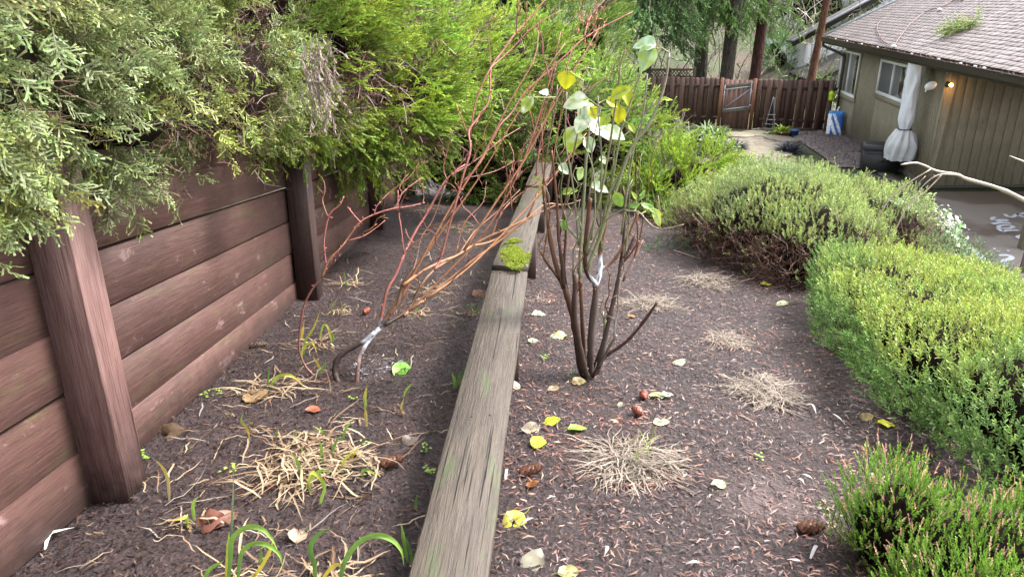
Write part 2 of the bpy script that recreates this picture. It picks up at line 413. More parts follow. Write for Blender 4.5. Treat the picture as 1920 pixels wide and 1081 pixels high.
# ---- shreds of bark mulch, needles: nobody could count them
def shreds(n, ylo, yhi, smin, smax, name, kinds, xr=(-1.3, 3.0), wide=0):
    y = ylo + (yhi - ylo) * R.random(n) ** 1.25; x = xr[0] + (xr[1] - xr[0]) * R.random(n)
    keep = np.abs(x) < .75 * y + .35; x = x[keep]; y = y[keep]; n = len(x)
    z = bed(x, y); L = smin + (smax - smin) * R.random(n) ** 2.2; W = np.clip(L * (.05 + .10 * R.random(n)), .0008, .0030) + wide * L * R.random(n)
    th = R.random(n) * 2 * math.pi; d = np.stack([np.cos(th), np.sin(th), (R.random(n) - .45) * .5], 1)
    s = np.stack([-np.sin(th), np.cos(th), (R.random(n) - .5) * .9], 1)
    c = np.stack([x, y, z + .002 + R.random(n) * .010], 1)
    bend = ((R.random(n) - .5) * .35)[:, None] * s + np.array([0, 0, .12]) * R.random((n, 1))
    P0 = c - d * L[:, None] * .5; P1 = c + bend * L[:, None]; P2 = c + d * L[:, None] * .5; w_ = s * W[:, None]
    V = np.stack([P0 - w_ * .3, P0 + w_ * .3, P1 - w_, P1 + w_, P2 - w_ * .25, P2 + w_ * .25], 1).reshape(-1, 3)
    b = (np.arange(n) * 6)[:, None]; near = (y < 3.4)[:, None] & np.ones((n, 1), bool)
    V6 = V.reshape(n, 6, 3); V6[:, 4:6] = np.where(near[:, :, None], V6[:, 4:6], V6[:, 2:4] + (P2 - P1)[:, None] * .0); V6[:, 2:4] = np.where(near[:, :, None], V6[:, 2:4], V6[:, 2:4] + ((P2 - P1) * .8)[:, None]); V = V6.reshape(-1, 3)
    Q = np.concatenate([b + [0, 1, 3, 2], (b + [2, 3, 5, 4])[near[:, 0]]])
    k = R.choice(len(kinds), n, p=[q[1] for q in kinds]); base = np.array([q[0] for q in kinds])[k]; pt = fbm(np.stack([x, y, 0 * x], 1) * 2.4, 71); p2 = fbm(np.stack([x, y, 0 * x], 1) * 7, 72)
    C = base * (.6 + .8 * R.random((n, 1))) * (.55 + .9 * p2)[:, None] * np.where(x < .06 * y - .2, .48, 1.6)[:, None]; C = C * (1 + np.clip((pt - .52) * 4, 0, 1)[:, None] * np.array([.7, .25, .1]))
    m1 = np.hypot((x - dp[0]) / .19, (y - dp[1]) / .15) < 1; C[m1] = C[m1] * .6 + np.array([.16, .115, .105]) * .4
    m2 = (np.hypot((x - pp[0]) / .12, (y - pp[1]) / .15) < 1) & (R.random(n) < .45); C[m2] = C[m2] * .4 + np.array([.42, .44, .5]) * .6
    return tag(link(name, mesh_np(name, V, Q, np.repeat(C, 6, 0)), M['chip']), kind='stuff')
dk = [((.012, .0070, .0070), .36), ((.048, .0285, .0295), .33), ((.098, .068, .066), .16), ((.080, .036, .026), .11), ((.19, .135, .105), .04)]
nd = [((.075, .037, .026), .5), ((.15, .10, .072), .22), ((.03, .017, .015), .28)]
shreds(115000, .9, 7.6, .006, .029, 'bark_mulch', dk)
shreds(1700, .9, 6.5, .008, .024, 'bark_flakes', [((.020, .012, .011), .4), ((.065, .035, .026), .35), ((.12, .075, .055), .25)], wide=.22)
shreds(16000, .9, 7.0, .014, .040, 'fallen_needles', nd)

# ---- upper bank behind the retaining wall
def wtop(y): return .88 + .14 * (2.2 - np.asarray(y, float)) + .39
xs = np.concatenate([np.linspace(-14, -2, 13), np.linspace(-1.8, -1.33, 4)]); ys = np.linspace(-6, 9.6, 60)
V, Q = grid(xs, ys, lambda x, y: wtop(y) - .05 + (-1.33 - x) * .12)
tag(link('upper_bank', mesh_np('upper_bank', V, Q, smooth=True), M['ground']), kind='structure')

# ---- retaining wall: posts and boards, each its own piece
rw = thing('retaining_wall', (-1.3, 3.5, 0), 'reddish brown retaining wall of stained boards and posts under the hanging junipers', 'retaining wall')
secs = [(-.4, 1.9), (1.9, 4.17), (4.17, 6.5), (6.5, 8.8)]
zl = lambda y: .88 + .14 * (2.2 - y)
for si, (ya, yb) in enumerate(secs):
    for k in range(-2, 6):
        off = (k - 4) * .1855 + R.normal(0, .003); dx = R.normal(0, .003)
        p0 = (-1.292 + dx, ya + .004, zl(ya) + off + .0895); p1 = (-1.292 + dx + R.normal(0, .002), yb - .004, zl(yb) + off + .0895 + R.normal(0, .003))
        beam('board', p0, p1, .178, .04, (1, 0, 0), M['wall'], rw, .0028)
for i, (y, x, wd) in enumerate([(1.93, -1.213, .118), (4.17, -1.211, .125), (6.5, -1.213, .118), (8.75, -1.213, .118)]):
    b = bedz(x, y) - .12
    beam('post', (x, y, b), (x + R.normal(0, .004), y, wtop(y) + .02), wd, .118, (1, 0, 0), M['wallpost'] if i == 0 else M['railpost'], rw, .0025)

# ---- low plank rail down the middle of the bed
pr = thing('plank_rail', (0, 3.4, bedz(0, 3.4)), 'long low rail of grey weathered planks on short brown posts', 'plank rail')
RL = [(-.19, .55, .402), (-.009, 3.50, .345)], [(-.012, 3.44, .372), (.205, 6.30, .082)], [(.2, 6.26, .105), (.38, 8.25, -.03)]
for a, b in RL:
    a = np.array(a); b = np.array(b)
    V, Q = beam_local(np.linalg.norm(b - a), .176, .038, .004, 40)
    V[:, 2] += (fbm(V * [2, 9, 1], 4) - .5) * .004; V[:, 1] += (fbm(V * [3, 0, 0], 6) - .5) * .007
    me = mesh_np('plank', V, Q)
    x, y, z = frame(a, b, (0.02, 0, 1)); o = link('plank', me, M['rail']); o.parent = pr; o.matrix_parent_inverse = wm(pr).inverted()
    o.rotation_euler = Matrix(np.stack([x, y, z], 1).tolist()).to_euler(); o.location = a
def rail_pt(y):
    for a, b in RL:
        if a[1] <= y <= b[1]:
            t = (y - a[1]) / (b[1] - a[1]); return np.array(a) * (1 - t) + np.array(b) * t
for y in (1.25, 2.83, 4.62, 6.3, 8.05):
    p = rail_pt(y); beam('post', (p[0] + .035, y, bedz(0, y) - .15), (p[0] + .035, y, p[2] - .021), .088, .088, (0, 1, 0), M['railpost'], pr, .004)
nmb = [(.035, 3.41), (-.02, 3.415), (-.06, 3.40), (.045, 3.50), (.005, 3.505), (-.05, 3.51)]
for i, (dx, y) in enumerate(nmb):
    p = rail_pt(min(y, 3.43)); zt_ = (.345 if y < 3.44 else .372) + .019
    mb = MB(); add_tube(mb, [(dx, y, zt_ - .003), (dx + .002, y, zt_ + .006)], [.0035, .0035], 6); mb.build('nail', M['nail'], pr)
for dx, y in ((-.055, 2.02), (.0, 2.03), (-.12, 1.35)):
    p = rail_pt(y); mb = MB(); add_tube(mb, [(p[0] + .03 + dx, y, p[2] + .016), (p[0] + .03 + dx, y, p[2] + .021)], [.0035, .003], 6); mb.build('nail', M['nail'], pr)

# ---- driveway, garden path, gravel, pavers
dv = tag(link('driveway', mesh_np('driveway', [(6.15, 3, GZ + .012), (24, 3, GZ + .012), (24, 15.1, GZ + .012), (8.85, 15.1, GZ + .012), (8.5, 14.9, GZ + .012), (6.6, 14.2, GZ + .012)],
        [[0, 1, 2, 3], [0, 3, 4, 5]]), M['drive']), kind='structure')
def stroke(pts, wd, sc=6.004, ox=1680, oy=340):
    P = np.array([onz(ox + x / sc, oy + y / sc, GZ + .018) for x, y in pts]); P = catmull(P, 5)
    T = nrm(np.gradient(P, axis=0)); N_ = np.stack([-T[:, 1], T[:, 0], 0 * T[:, 0]], 1); W = wd * (.75 + .5 * R.random(len(P)))[:, None] / 2
    V = np.concatenate([P - N_ * W, P + N_ * W]); n = len(P)
    Q = [[i, i + 1, n + i + 1, n + i] for i in range(n - 1)]
    link('paint_mark', mesh_np('paint_mark', V, Q), M['paint'], dv)
stroke([(1122, 402), (1095, 405), (1085, 420), (1105, 434), (1180, 432), (1262, 430)], .085)
stroke([(1130, 454), (1200, 446), (1258, 441)], .08); stroke([(1080, 476), (1180, 466), (1292, 470)], .085)
stroke([(1235 + 82 * math.cos(a), 510 + 19 * math.sin(a)) for a in np.linspace(0, 2 * math.pi, 14)], .07)
stroke([(1142, 524), (1165, 540), (1200, 560), (1260, 551), (1382, 548)], .075)
stroke([(1225, 366), (1262, 396), (1310, 398), (1340, 384), (1370, 366), (1400, 385), (1441, 402)], .075); stroke([(1345, 360), (1400, 366), (1450, 350)], .06)
stroke([(1445, 606), (1395, 610), (1372, 624), (1400, 640), (1445, 640)], .075)
stroke([(838, 744), (960, 850), (1090, 990)], .105)
stroke([(1148, 832), (1200, 828), (1265, 832), (1302, 848), (1285, 870), (1225, 888), (1212, 905), (1214, 922)], .085); stroke([(1215, 940), (1258, 945)], .12)
for x, y in ((600, 375), (625, 400), (730, 462), (750, 490), (690, 455), (820, 535), (1110, 750), (1150, 780), (1260, 770), (515, 260)):
    stroke([(x, y), (x + R.normal(0, 8), y + 9), (x + 14, y + 14)], .035)
def blob_poly(c, rx, ry, n=9, rot=0, seed=0, h=.04, z=GZ):
    rr = np.random.default_rng(seed); a = np.linspace(0, 2 * math.pi, n, endpoint=False) + rr.normal(0, .12, n); q = .82 + .3 * rr.random(n)
    x = rx * q * np.cos(a); y = ry * q * np.sin(a); c_, s_ = math.cos(rot), math.sin(rot)
    X = c[0] + x * c_ - y * s_; Y = c[1] + x * s_ + y * c_
    V = [(c[0], c[1], z + h)] + [(X[i] * .96 + c[0] * .04, Y[i] * .96 + c[1] * .04, z + h) for i in range(n)] + [(X[i], Y[i], z + h - .012) for i in range(n)] + [(X[i], Y[i], z - .03) for i in range(n)]
    Q = []; T = []
    for i in range(n):
        j = (i + 1) % n; T.append([0, 1 + i, 1 + j]); Q.append([1 + i, 1 + n + i, 1 + n + j, 1 + j]); Q.append([1 + n + i, 1 + 2 * n + i, 1 + 2 * n + j, 1 + n + j])
    return V, Q, T
path = tag(link('stone_path', mesh_np('stone_path', [(5.3, 14.6, GZ + .02), (7.2, 14.9, GZ + .02), (7.4, 22.6, GZ + .02), (5.9, 22.6, GZ + .02)], [[0, 1, 2, 3]]), M['ground']), kind='structure')
fs = [(1400, 262, .55, .5), (1440, 262, .5, .45), (1395, 275, .6, .5), (1440, 274, .5, .45), (1425, 285, .6, .5), (1450, 290, .5, .45), (1405, 298, .45, .45), (1440, 302, .55, .5), (1420, 254, .6, .45), (1385, 257, .45, .4), (1465, 264, .4, .5), (1425, 318, .6, .5), (1465, 318, .5, .5)]
for i, (px, py, rx, ry) in enumerate(fs):
    c = onz(px, py, GZ); V, Q, T = blob_poly(c, rx * .92, ry * 1.2, 9, i, i, .040 + .0045 * i); link('flagstone', mesh_np('flagstone', V, Q, tris=T), M['stone'], path)
gs = tag(link('gravel_strip', mesh_np('gravel_strip', [(7.7, 17.6, GZ + .025), (8.9, 16.9, GZ + .025), (9.8, 22.5, GZ + .025), (8.2, 22.5, GZ + .025)], [[0, 1, 2, 3]]), M['ground']), kind='structure')
n = 4200; t = R.random(n); s_ = R.random(n); gx = (7.7 + .5 * t) * (1 - s_) + (8.9 + .9 * t) * s_; gy = (17.5 + 5 * t) * (1 - s_) + (16.9 + 5.6 * t) * s_
iv = np.array([(1, 0, 0), (-.5, .87, 0), (-.5, -.87, 0), (0, 0, .8)]); sc = .018 + .03 * R.random(n)
V = (np.stack([gx, gy, np.full(n, GZ + .03)], 1)[:, None] + iv[None] * sc[:, None, None] + R.normal(0, .006, (n, 4, 3))).reshape(-1, 3)
b = (np.arange(n) * 4)[:, None]; T = np.stack([b + [0, 1, 3], b + [1, 2, 3], b + [2, 0, 3]], 1).reshape(-1, 3)
Cg = np.repeat(np.array([.17, .135, .13]) * (.4 + 1.1 * R.random((n, 1))), 4, 0)
tag(link('gravel', mesh_np('gravel', V, [], Cg, tris=T), M['attr']), kind='stuff')
pv = tag(link('paver_landing', mesh_np('paver_landing', [(6.7, 14.3, GZ + .02), (8.5, 14.95, GZ + .02), (8.7, 17.0, GZ + .02), (7.3, 16.6, GZ + .02)], [[0, 1, 2, 3]]), M['ground']), kind='structure')
for i in range(4):
    for j in range(4):
        t0, t1 = i / 4, (i + .96) / 4; s0, s1 = j / 4, (j + .97) / 4
        c4 = np.array([(6.75, 14.4), (8.45, 15.0), (8.6, 16.8), (7.3, 16.5)])
        bi = lambda s, t: (c4[0] * (1 - s) + c4[1] * s) * (1 - t) + (c4[3] * (1 - s) + c4[2] * s) * t
        q = [bi(s0, t0), bi(s1, t0), bi(s1, t1), bi(s0, t1)]; h = GZ + .06 + R.normal(0, .008)
        V = [(*p, h) for p in q] + [(*p, GZ) for p in q]
        link('paver', mesh_np('paver', V, [[0, 1, 2, 3], [0, 4, 5, 1], [1, 5, 6, 2], [2, 6, 7, 3], [3, 7, 4, 0]]), M['paver'], pv)

# ================================================================== HOUSE
A = np.array([9.83, 22.87]); B = np.array([8.66, 15.34]); HL = np.linalg.norm(B - A); u2 = (B - A) / HL; n2 = np.array([u2[1], -u2[0]])
if n2[0] > 0: n2 = -n2                                         # outward: towards the garden
U3 = np.array([*u2, 0]); N3 = np.array([*n2, 0])
def hp(s, n, z): return np.array([A[0] + u2[0] * s + n2[0] * n, A[1] + u2[1] * s + n2[1] * n, z])
def hs_at(px, n, z):                                           # along-wall distance that shows at this photo column
    lo, hi = -3, 14
    for _ in range(50):
        m = (lo + hi) / 2
        if proj_px(hp(m, n, z)) < px: lo = m
        else: hi = m
    return m
ZT = .40
house = thing('house', (*A, GZ), 'olive sided house with brown shingle roof and open carport at right', 'house')
# side wall: grooved sheet siding around the two windows
w1a, w1b = hs_at(1577, 0, -.3), hs_at(1607, 0, -.6); w2a, w2b = hs_at(1648, 0, -.3), hs_at(1697, 0, -.6)
WIN = [(w1a, w1b, -.98, .22), (w2a, w2b, -.62, .22)]
mb = MB(); s = 0.02
edges = sorted(set([0.02, HL - .02] + [x for q in WIN for x in q[:2]]))
while s < HL - .02:
    e = min(s + .1016, HL - .02)
    for x in edges:
        if s + .004 < x < e - .004: e = x
    zz = [(GZ + .12, ZT)]
    for a_, b_, z0, z1 in WIN:
        if s >= a_ - .003 and e <= b_ + .003: zz = [(GZ + .12, z0), (z1, ZT)]
    for z0, z1 in zz: add_beam(mb, hp((s + e) / 2, -.006, z0), hp((s + e) / 2, -.006, z1), e - s - .026, .022, N3, ch=.003)
    s = e
o = mb.build('siding', M['siding'], house); o['kind'] = 'stuff'
mb = MB()
for a_, b_, z0, z1 in [(0, w1a, GZ, ZT), (w1a, w1b, GZ, -.98), (w1a, w1b, .22, ZT), (w1b, w2a, GZ, ZT), (w2a, w2b, GZ, -.62), (w2a, w2b, .22, ZT), (w2b, HL, GZ, ZT)]:
    add_beam(mb, hp(a_, -.125, (z0 + z1) / 2), hp(b_, -.125, (z0 + z1) / 2), z1 - z0, .14, N3)
mb.build('wall', M['siding'], house)
for k_, (a_, b_, z0, z1) in enumerate(WIN):
    fr = MB()
    for p, q, wd in [((a_, z0), (b_, z0), .075), ((a_, z1), (b_, z1), .06)]: add_beam(fr, hp(p[0], .012, p[1] + (.0375 if p[1] == z0 else -.03)), hp(q[0], .012, q[1] + (.0375 if p[1] == z0 else -.03)), wd, .06, N3)
    mid = (a_ + b_) / 2
    for x, wd in ((a_ + .03, .06), (mid, .05), (b_ - .03, .06)): add_beam(fr, hp(x, .0125, z0 + .07), hp(x, .0125, z1 - .055), wd, .061, N3)
    wo = fr.build('window', M['white'], house)
    for x0, x1, m_, d_ in ((a_ + .05, mid - .02, 'screen', .0), (mid + .02, b_ - .05, 'glass', -.008)):
        mb = MB(); add_beam(mb, hp(x0, d_, (z0 + z1) / 2), hp(x1, d_, (z0 + z1) / 2), z1 - z0 - .1, .008, N3); mb.build('pane', M[m_], wo)
    mb = MB(); add_beam(mb, hp(a_ - .09, .02, z0 - .055), hp(b_ + .09, .02, z0 - .055), .09, .05, N3)
    for x in (a_ - .05, b_ + .05): add_beam(mb, hp(x, .018, z0 - .005), hp(x, .018, ZT - .02), .075, .03, N3)
    mb.build('casing', M['trim'], wo)
for s_, nn in ((.03, .012), (HL - .05, .012)):
    beam('corner_trim', hp(s_, nn, GZ + .1), hp(s_, nn, ZT), .10, .03, N3, M['trim'], house)
mb = MB(); add_beam(mb, hp(0, -.06, GZ + .05), hp(HL, -.06, GZ + .05), .22, .12, N3); mb.build('foundation', M['paver'], house)
# carport wall: vertical boards facing the driveway
cw = nrm(np.array([1., .06, 0])); cn = np.array([cw[1], -cw[0], 0]); B3 = np.array([*B, 0])
me = None; x = .0
for i in range(34):
    z0 = GZ + .07; p = B3 + cw * (x + .1) + cn * R.normal(0, .0015)
    o = beam('siding_board', p + [0, 0, z0], p + [0, 0, ZT + .05], .192, .022, cn, M['siding'], house, .003, me); me = o.data; x += .203
mb = MB(); add_beam(mb, B3 + cw * -.0 - cn * .08 + [0, 0, (GZ + ZT) / 2], B3 + cw * 7 - cn * .08 + [0, 0, (GZ + ZT) / 2], ZT - GZ, .10, cn); mb.build('carport_wall', M['siding'], house)
mb = MB(); add_beam(mb, B3 - cw * .02 + cn * .02 + [0, 0, GZ + .035], B3 + cw * 7 + cn * .02 + [0, 0, GZ + .035], .075, .05, cn); mb.build('sill_plate', M['gutter'], house)
# roof
S0, S1 = -.62, 12.2; NE = .55; ZE = .60; SL = .52
up = nrm(np.array([-n2[0], -n2[1], SL])); rn = np.cross(U3, up); rn = rn if rn[2] > 0 else -rn
def rp(s, t, h=0): return hp(s, NE + .02, ZE) + up * t + rn * h + 0
TM = 6.0
rb = MB(); add_beam(rb, rp(S0, TM / 2, -.09), rp(S1, TM / 2, -.09), TM, .12, rn); roof = rb.build('roof', M['fascia'], house)
rb = MB(); rk = hp(S0, NE, ZE)
far_slope = MB(); top = rp(S0, TM); far_dn = nrm(np.array([-n2[0], -n2[1], -SL])); rn2 = np.array([-n2[0] * SL, -n2[1] * SL, 1]); rn2 = nrm(rn2)
add_beam(far_slope, rp(S0, TM) + far_dn * 3 - rn2 * .09, rp(S1, TM) + far_dn * 3 - rn2 * .09, 6, .12, rn2); far_slope.build('far_roof_slope', M['shingle'], house)
beam('rake_flashing', rp(S0 - .02, 0, .02), rp(S0 - .02, TM, .02), .13, .05, rn, simple('flashing', (.35, .36, .37), .4, .5, .2), house)
o = roof
SHM = []
for v in range(4):
    wd = (.21, .27, .17, .24)[v]; V, Q = beam_local(wd - .006, .175, .008 + .004 * (v % 2), .002); SHM.append((wd, mesh_np('shingle', V, Q, np.ones(3))))
rows = []
r = 0
while r * .122 < 5.8:
    s = S0 + R.random() * .25
    while s < S1 - .1:
        v = int(R.integers(4)); wd = SHM[v][0]
        rows.append((s, r * .122, v)); s += wd
    r += 1
x, y, z = U3, up, rn
tilt = nrm(rn - up * -.055); yb = np.cross(tilt, x); yb = yb if yb.dot(up) > 0 else -yb
sgn = 1 if np.cross(x, yb).dot(tilt) > 0 else -1
rot = Matrix(np.stack([x, yb * sgn, tilt], 1).tolist()).to_euler() if sgn > 0 else Matrix(np.stack([-x, yb, tilt], 1).tolist()).to_euler()
def vis_rank(q):
    p = rp(q[0], q[1]); inx = proj_px(p) < 1935
    r_ = p - EYE; return (0 if (inx and q[1] < 2.6) else 1, np.linalg.norm(r_))
rows.sort(key=vis_rank)
winv = wm(roof).inverted(); smb = MB()
for i, (s, t, v) in enumerate(rows):
    p = rp(s if sgn > 0 else s + SHM[v][0], t + .074, .006 + R.random() * .003)
    if i < 300:
        o = bpy.data.objects.new('shingle', SHM[v][1]); COL.objects.link(o)
        if not SHM[v][1].materials: SHM[v][1].materials.append(M['shingle'])
        o.parent = roof; o.matrix_parent_inverse = winv; o.location = p; o.rotation_euler = rot
    else:
        V, Q = beam_local(SHM[v][0] - .006, .175, .010, .002); Rm = np.array(rot.to_matrix())
        smb.add(V @ Rm.T + p, Q, np.ones(3) * (.75 + .5 * R.random()))
o = smb.build('shingle_field', M['shingle'], roof); o['kind'] = 'stuff'
for s in SHM: s[1].materials.clear() if not s[1].users else None
# eaves: fascia, gutter, soffit, downspout
beam('fascia', hp(S0, NE - .02, ZE - .12), hp(S1, NE - .02, ZE - .12), .20, .03, N3, M['fascia'], house)
gp = [(-.0, .0), (.0, -.11), (.02, -.125), (.085, -.125), (.105, -.09), (.105, -.005), (.115, .0), (.118, .008), (.095, .006), (.097, -.08), (.08, -.112), (.015, -.11), (.01, 0)]
V = []; nst = 30
for i in range(nst + 1):
    s = S0 - .02 + (S1 - S0) * i / nst
    for a_, b_ in gp: V.append(hp(s, NE + .0 + a_, ZE - .035 + b_))
m_ = len(gp); Q = [[i * m_ + k, i * m_ + (k + 1) % m_, (i + 1) * m_ + (k + 1) % m_, (i + 1) * m_ + k] for i in range(nst) for k in range(m_)]
gut = link('gutter', mesh_np('gutter', V, Q), M['gutter'], house)
n = 1500; ss = S0 + (S1 - S0) * R.random(n); dn = MB()
P = np.array([hp(a_, NE + .05, ZE - .04) for a_ in ss]) + R.normal(0, .02, (n, 3)) * [1, 1, .5]
d = nrm(R.normal(0, 1, (n, 3)) * [1, 1, .35]) * .05; wv = nrm(np.cross(d, [0, 0, 1.])) * .006
V = np.stack([P - d - wv, P - d + wv, P + d + wv, P + d - wv], 1).reshape(-1, 3); Q = np.arange(4 * n).reshape(-1, 4)
o = link('gutter_debris', mesh_np('gutter_debris', V, Q, np.repeat(np.array([.13, .06, .035]) * (.5 + R.random((n, 1))), 4, 0)), M['dead'], house); o['kind'] = 'stuff'
mb = MB(); add_beam(mb, hp(S0, NE / 2 - .06, ZT + .035), hp(S1, NE / 2 - .06, ZT + .035), NE + .1, .02, (0, 0, 1)); mb.build('soffit', M['trim'], house)
mb = MB(); c0 = hp(HL, 0, 0)
V = [hp(HL + .0, .02, ZT + .055), hp(S1, .02, ZT + .055), hp(S1, -7, ZT + .055), hp(HL, -7, ZT + .055)]; V2 = [p + [0, 0, .03] for p in V]
mb.add(V + V2, [[0, 1, 2, 3], [7, 6, 5, 4], [0, 4, 5, 1], [1, 5, 6, 2], [2, 6, 7, 3], [3, 7, 4, 0]]); mb.build('carport_ceiling', M['siding'], house)
for nn in (-.1, -6.5): beam('carport_post', hp(S1 - .5, nn, GZ), hp(S1 - .5, nn, ZT + .05), .14, .14, N3, M['trim'], house)
ds = catmull([hp(S0 + .1, NE + .05, ZE - .16), hp(S0 + .1, NE + .04, ZE - .27), hp(S0 + .14, NE - .1, ZE - .34), hp(-.1, .12, ZE - .5), hp(-.03, .055, ZE - .62), hp(-.03, .05, ZE - .9), hp(-.03, .05, GZ + .25), hp(-.03, .06, GZ + .12)], 4)
mb = MB(); add_tube(mb, ds, .042, 8); mb.build('downspout', M['gutter'], house, True)
# rear walls, closing the building
mb = MB(); add_beam(mb, hp(0, 0, (GZ + ZT) / 2), hp(0, -9, (GZ + ZT) / 2), ZT - GZ, .1, -U3); add_beam(mb, hp(0, -9, (GZ + ZT) / 2), hp(HL, -9, (GZ + ZT) / 2), ZT - GZ, .1, -N3)
g0, g1, g2 = hp(.01, .0, ZT), hp(.01, -9, ZT), rp(.6, TM, -.15)
mb.add([g0, g1, g2 * [1, 1, 1]], [], None, [[0, 1, 2]]); mb.build('rear_wall', M['siding'], house)

# ---- lamp, white fixture, cable, branch, wrapped roll, box, bag
lp = at(1779, 158, 15.36); wl = thing('wall_lamp', lp, 'small lit wall lamp glowing orange under the carport eave', 'wall lamp')
lo, hi = 0., 3.
for _ in range(40):
    m_ = (lo + hi) / 2
    if proj_px(B3 + cw * m_ + cn * .012 + [0, 0, lp[2]]) < 1776: lo = m_
    else: hi = m_
base = B3 + cw * m_ + cn * .012; base = np.array([base[0], base[1], lp[2]])
wl.location = tuple(base)
mb = MB(); V, Q = lathe([(0, 0), (.055, 0), (.055, .015), (.02, .03), (.02, .09), (0.0, .09)], 12); V = V[:, [0, 2, 1]] * [1, -1, 1] + base; mb.add(V, Q); mb.build('back_plate', M['gutter'], wl)
gl = NT('lamp_glow'); gl.b.inputs['Emission Color'].default_value = (1, .50, .16, 1); gl.b.inputs['Emission Strength'].default_value = 6; gl.done((.8, .6, .4), .4)
V, T = ico(2); mb = MB(); mb.add(V * .036 + base + cn * .13, [], None, T); mb.build('globe', gl.m, wl, True)
pl = bpy.data.lights.new('lamp_light', 'POINT'); pl.energy = .4; pl.color = (1, .48, .15); pl.shadow_soft_size = .06
plo = bpy.data.objects.new('lamp_light', pl); COL.objects.link(plo); plo.location = tuple(base + cn * .22); adopt(plo, wl)
fp = at(1745, 161, 15.25); wf = thing('wall_fixture', fp, 'white oval fixture on the wall corner left of the lit lamp', 'light fixture')
V, T = ico(3); V = V * [.115, .06, .085]; V[:, 0] += .03 * V[:, 2] / .085 * 0; mb = MB(); V[:, 2] += V[:, 0] * .22; mb.add(V + fp, [], None, T); mb.build('shade', M['white'], wf, True)
mb = MB(); add_tube(mb, [fp + [-.07, .0, -.06], fp + [-.085, 0, -.12]], [.018, .012], 8, None); add_tube(mb, [fp + [0, .03, 0], fp + [.02, .14, .0]], [.03, .03], 8); mb.build('bracket', M['white'], wf, True)
sw = hs_at(1700, .42, -.4); 
wr = thing('wrapped_roll', hp(sw, .42, ZT), 'white plastic wrapped tube hanging from the eave beside the second window', 'plastic wrap')
def ring_tube(name, prof, mat, c, n=28, wob=.02, seed=1, fold=0):
    V = []; 
    for i, (z, r, ox) in enumerate(prof):
        for k in range(n):
            a = 2 * math.pi * k / n; P = np.array([[math.cos(a) * 1.5, math.sin(a) * 1.5, z * 2.2]])
            rr = r * (1 + fold * math.sin(a * 9 + z * 3) * .5) + (vnoise(P * 2, seed)[0] - .5) * wob
            p = c + U3 * (math.cos(a) * rr + ox) + N3 * math.sin(a) * rr; V.append((p[0], p[1], z))
    m = len(prof); Q = [[i * n + k, i * n + (k + 1) % n, (i + 1) * n + (k + 1) % n, (i + 1) * n + k] for i in range(m - 1) for k in range(n)]
    return link(name, mesh_np(name, V, Q, smooth=True), mat, wr)
c = hp(sw, .36, 0)
zt0 = at(1692, 113, c[1])[2]; zt1 = at(1700, 242, c[1])[2]; zt2 = at(1700, 300, c[1])[2]
pf = [(zt0, .02, -.0), (zt0 + .015, .10, 0), (zt0 - .05, .165, 0)] + [(zt0 - .05 - t * (zt0 - zt1 - .05), .170 - .02 * t - .06 * max(0, t - .85) / .15, .02 * t) for t in np.linspace(.05, 1, 14)]
ring_tube('wrapped_tube', pf, M['wrap'], c, 44, .07, 3, .07)
mb = MB(); add_tube(mb, [c + U3 * (.02 + .135 * math.cos(a)) + N3 * .135 * math.sin(a) + [0, 0, zt1] for a in np.linspace(0, 2 * math.pi, 17)], .012, 5); mb.build('tie', M['black'], wr)
pf = [(zt1 - t * (zt1 - zt2), .12 + .16 * min(1, t * 2) ** .8 - .05 * max(0, t - .75) * 2, .02 - .10 * math.sin(t * 2.2) * t) for t in np.linspace(0, 1, 12)]
ring_tube('loose_skirt', pf, M['clearwrap'], c, 44, .12, 7, .28)
mb = MB(); add_tube(mb, [c + [0, 0, zt0], c + [0, 0, ZT + .04]], .008, 5); mb.build('hanging_cord', M['black'], wr)

bx = onz(1646, 327, GZ); db = thing('deck_box', (bx[0] + .1, bx[1] + .3, GZ), 'black plastic storage box beside the plastic skirt at the olive wall', 'storage box')
bu = np.array([.93, -.30, 0]); bn = np.array([-.30, -.93, 0]); zz = np.array([0, 0, 1.])
def bxp(a_, b_, h): return np.array([bx[0] + .12, bx[1] + .28, GZ]) + bu * a_ + bn * b_ + zz * h
mb = MB(); V = []
for h, wx, wy in [(0.03, .37, .27), (.06, .38, .28), (.53, .40, .30), (.54, .385, .29)]:
    V += [bxp(-wx, wy, h), bxp(wx, wy, h), bxp(wx, -wy, h), bxp(-wx, -wy, h)]
Q = [[i * 4 + k, i * 4 + (k + 1) % 4, i * 4 + 4 + (k + 1) % 4, i * 4 + 4 + k] for i in range(3) for k in range(4)] + [[3, 2, 1, 0]]
mb.add(V, Q); mb.build('body', M['black'], db)
mb = MB(); V = []
for h, wx, wy in [(.535, .415, .315), (.60, .42, .32), (.635, .405, .305), (.655, .35, .25), (.657, .0, .0)]:
    V += [bxp(-wx, wy, h), bxp(wx, wy, h), bxp(wx, -wy, h), bxp(-wx, -wy, h)]
Q = [[i * 4 + k, i * 4 + (k + 1) % 4, i * 4 + 4 + (k + 1) % 4, i * 4 + 4 + k] for i in range(4) for k in range(4)]; mb.add(V, Q); mb.build('lid', M['black'], db)
mb = MB(); add_beam(mb, bxp(-.33, .296, .46), bxp(.33, .296, .46), .02, .014, bn); add_beam(mb, bxp(-.05, .29, .30), bxp(.05, .29, .30), .05, .02, bn); mb.build('moulding', M['black'], db)

